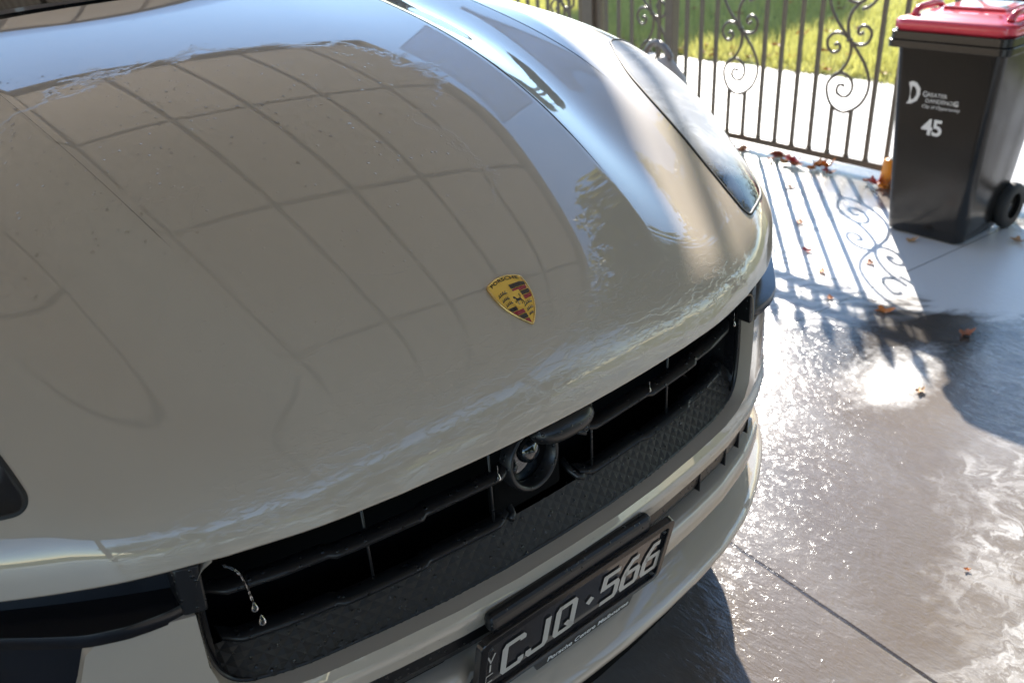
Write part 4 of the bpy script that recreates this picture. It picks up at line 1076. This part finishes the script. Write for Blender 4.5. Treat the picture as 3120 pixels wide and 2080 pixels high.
for (c, d) in ((((CX0 + CX1) / 2, CY1 + .03, CZ + .06), (CX1 - CX0 + .1, .05, .20)), (((CX0 + CX1) / 2, CY0 - .03, CZ + .06), (CX1 - CX0 + .1, .05, .20)), ((CX0 - .03, (CY0 + CY1) / 2, CZ + .06), (.05, CY1 - CY0, .20))): b.box(c, d)
b.done("fascia", M['fascia'], carport)
b = B(); b.box((CX1 + .03, (CY0 + CY1) / 2, CZ + .06), (.05, CY1 - CY0, .20)); b.done("gutter", M['char'], carport)
for x, y in ((CX1 - .05, CY0 + .1), (CX0 + .1, CY0 + .1), (CX0 + .1, CY1 - .1)):
    b = B(); b.box((x, y, CZ / 2), (.09, .09, CZ)); b.done("carport_post", M['post'], carport)

# ================================================================== TREES outside the frame (mirrored in the paint, casting dapple)
def leafmat(name, c, c2):
    t = NT(name); g = t.n("NewGeometry"); r = g.outputs["Random Per Island"]; cc = t.mix(r, c, c2); t.set(color=cc, rough=.5)
    tl = t.n("BsdfTranslucent"); t.l(cc, tl.inputs[0]); mx = t.n("MixShader"); mx.inputs[0].default_value = .4
    t.l(t.b.outputs[0], mx.inputs[1]); t.l(tl.outputs[0], mx.inputs[2]); t.l(mx.outputs[0], t.out.inputs[0]); return t.m
M['bark'] = plain("bark", (.10, .075, .055), .85, nscale=20, namt=.4)
M['leaf_yg'] = leafmat("foliage_autumn", (.05, .07, .012), (.50, .42, .05)); M['leaf_g'] = leafmat("foliage_green", (.03, .06, .015), (.09, .12, .03))
def tree(name, label, base, blobs, mat, nl, size, group=None, branches=()):
    tr = empty(name, label, "tree", (0, 0, 0), group); b = B()
    zc = np.mean([q[2] for q in blobs])
    b.tube([base, (base[0] + .05, base[1], zc * .4), (base[0] - .03, base[1] + .05, zc * .8)], [.16, .12, .09], 10)
    for q in blobs[4:5] if len(blobs) > 12 else blobs: b.tube([(base[0], base[1], zc * .5), ((base[0] + q[0]) / 2, (base[1] + q[1]) / 2, (zc * .6 + q[2]) / 2), q[:3]], [.07, .045, .015], 7)
    b.done("trunk", M['bark'], tr, True)
    rng = np.random.default_rng(int(abs(base[0]) * 100) + 3); P = []
    vol = np.array([q[3] ** 2 for q in blobs]); vol = vol / vol.sum()
    for q, f in zip(blobs, vol):
        n = int(nl * f); d = rng.normal(size=(n, 3)); d /= np.linalg.norm(d, axis=1)[:, None]; r = q[3] * rng.random(n) ** .45
        r *= 1 + .25 * np.sin(d[:, 0] * 5 + q[0]) * np.cos(d[:, 1] * 4 + q[1]); P.append(np.array(q[:3]) + d * r[:, None] * [1, 1, .75])
    P = np.concatenate(P); n = len(P); u = rng.normal(size=(n, 3)); u /= np.linalg.norm(u, axis=1)[:, None]; w_ = np.cross(u, rng.normal(size=(n, 3))); w_ /= np.linalg.norm(w_, axis=1)[:, None]
    s_ = size * (.6 + .8 * rng.random((n, 1))); V = np.stack([P - u * s_, P - w_ * s_ * .45, P + u * s_, P + w_ * s_ * .45], axis=1)
    me = bpy.data.meshes.new("crown"); me.vertices.add(n * 4); me.vertices.foreach_set("co", V.reshape(-1)); me.loops.add(n * 4); me.loops.foreach_set("vertex_index", np.arange(n * 4, dtype=np.int32))
    me.polygons.add(n); me.polygons.foreach_set("loop_start", np.arange(0, n * 4, 4, dtype=np.int32)); me.polygons.foreach_set("loop_total", np.full(n, 4, dtype=np.int32)); me.update(); me.validate()
    me.materials.append(mat); o = bpy.data.objects.new("crown", me); col.objects.link(o); o.parent = tr; return tr
tree("autumn_tree", "yellowing tree right of the bin, seen mirrored in the bonnet", (6.2, -1.6, 0), [(4.9, 1.0, 3.55, .8), (4.6, .2, 3.75, 1.0), (4.7, -1.0, 3.6, 1.4), (5.2, 1.2, 4.3, .9), (4.2, -2.2, 3.4, 1.3), (4.3, -.6, 2.2, 1.1), (6.0, -1.4, 2.9, 1.5), (5.2, -.5, 2.6, 1.1), (6.5, -2.6, 3.1, 1.4), (4.6, -1.9, 2.4, 1.0), (5.6, -3.3, 2.5, 1.1)], M['leaf_yg'], 30000, .075)
tree("street_tree", "broad tree on the lawn whose round shadow falls beyond the gate", (14.6, 11.4, 0), [(14.4, 11.5, 5.1, 1.15), (15.3, 12.9, 5.3, 1.2), (14.0, 12.4, 5.6, 1.0)], M['leaf_g'], 30000, .11)
# added out-of-frame shade sail that keeps the sun off the middle of the bonnet
def sunside(a, b_, D):
    return np.array((-.656 * a - .377 * b_ + .654 * D, .755 * a - .328 * b_ + .568 * D, .866 * b_ + .5 * D))
def caster_mat():  # sky-like colour, so its reflection in the bonnet blends with the sky
    t = NT("shade_caster_sheet"); t.set(color=(.60, .74, .95), rough=.8); tl = t.n("BsdfTranslucent"); tl.inputs[0].default_value = (.55, .72, .98, 1)
    mx = t.n("MixShader"); mx.inputs[0].default_value = .30; t.l(t.b.outputs[0], mx.inputs[1]); t.l(tl.outputs[0], mx.inputs[2]); t.l(mx.outputs[0], t.out.inputs[0]); return t.m
M['caster'] = caster_mat()
for nm_, lab_, top_, lowo in (("shade_caster", "broad pale blue shade sail added out of view to shade the bonnet", .62, .050), ("shade_caster", "narrow lower strip of added, unseen pale blue shade sail beyond the gate", -.022, -.060)):
    V = []
    for a in np.linspace(-.30, 1.30 if top_ > 0 else .12, 30):
        bs = .498 - .59 * a
        for k in range(5):
            t_ = k / 4; V.append(sunside(a, bs + lowo + (top_ - lowo) * t_, 6.0) + np.array((0, 0, .03 * math.sin(math.pi * t_) * (1 if top_ > 0 else 0))))
    G2 = np.array(V).reshape(30, 5, 3); b = B(); b.grid(G2); o = b.done(nm_, M['caster'], None, True); tag(o, lab_, "shade sail", "added shade casters out of view")
    so = o.modifiers.new("thick", 'SOLIDIFY'); so.thickness = .003

tree("hedge_tree", "first dark tree of the row behind the photographer, mirrored in the nose of the car", (-3.4, -7.2, 0), [(-3.6, -7.0, 1.9, 1.5), (-2.2, -7.3, 1.7, 1.4), (-4.9, -7.2, 1.8, 1.4), (-3.2, -7.2, .9, 1.2)], M['leaf_g'], 9000, .11, "trees behind the photographer")
tree("hedge_tree", "second dark tree of the row behind the photographer, mirrored in the middle of the nose", (-.2, -7.4, 0), [(-.4, -7.2, 1.8, 1.4), (.9, -7.3, 2.0, 1.4), (-1.3, -7.6, 1.9, 1.3), (.2, -7.2, .9, 1.2)], M['leaf_g'], 9000, .11, "trees behind the photographer")
tree("hedge_tree", "third dark tree of the row behind the photographer, mirrored near the nose's far end", (3.0, -7.0, 0), [(2.6, -6.9, 1.9, 1.3), (3.9, -6.8, 1.8, 1.3), (1.7, -7.2, 1.7, 1.2), (3.1, -6.8, .9, 1.1)], M['leaf_g'], 9000, .11, "trees behind the photographer")
# house wall that carries the carport on the far side of the car
t = NT("brick_wall"); br = t.n("TexBrick"); br.inputs["Scale"].default_value = 4.2; br.inputs["Color1"].default_value = (.50, .46, .42, 1); br.inputs["Color2"].default_value = (.56, .52, .47, 1); br.inputs["Mortar"].default_value = (.30, .27, .23, 1)
t.l(t.coord(rot=(0, math.pi / 2, math.pi / 2)), br.inputs["Vector"]); t.set(color=br.outputs[0], rough=.8)
house = empty("house", "pale brick house side wall carrying the carport, out past the left of the photo", "house")
b = B(); b.box((-3.6, 3.1, 1.35), (.5, 7.0, 2.7)); b.done("wall", t.m, house)
b = B(); b.box((-3.6, 3.1, 2.74), (.9, 7.4, .10)); b.done("eave", M['fascia'], house)
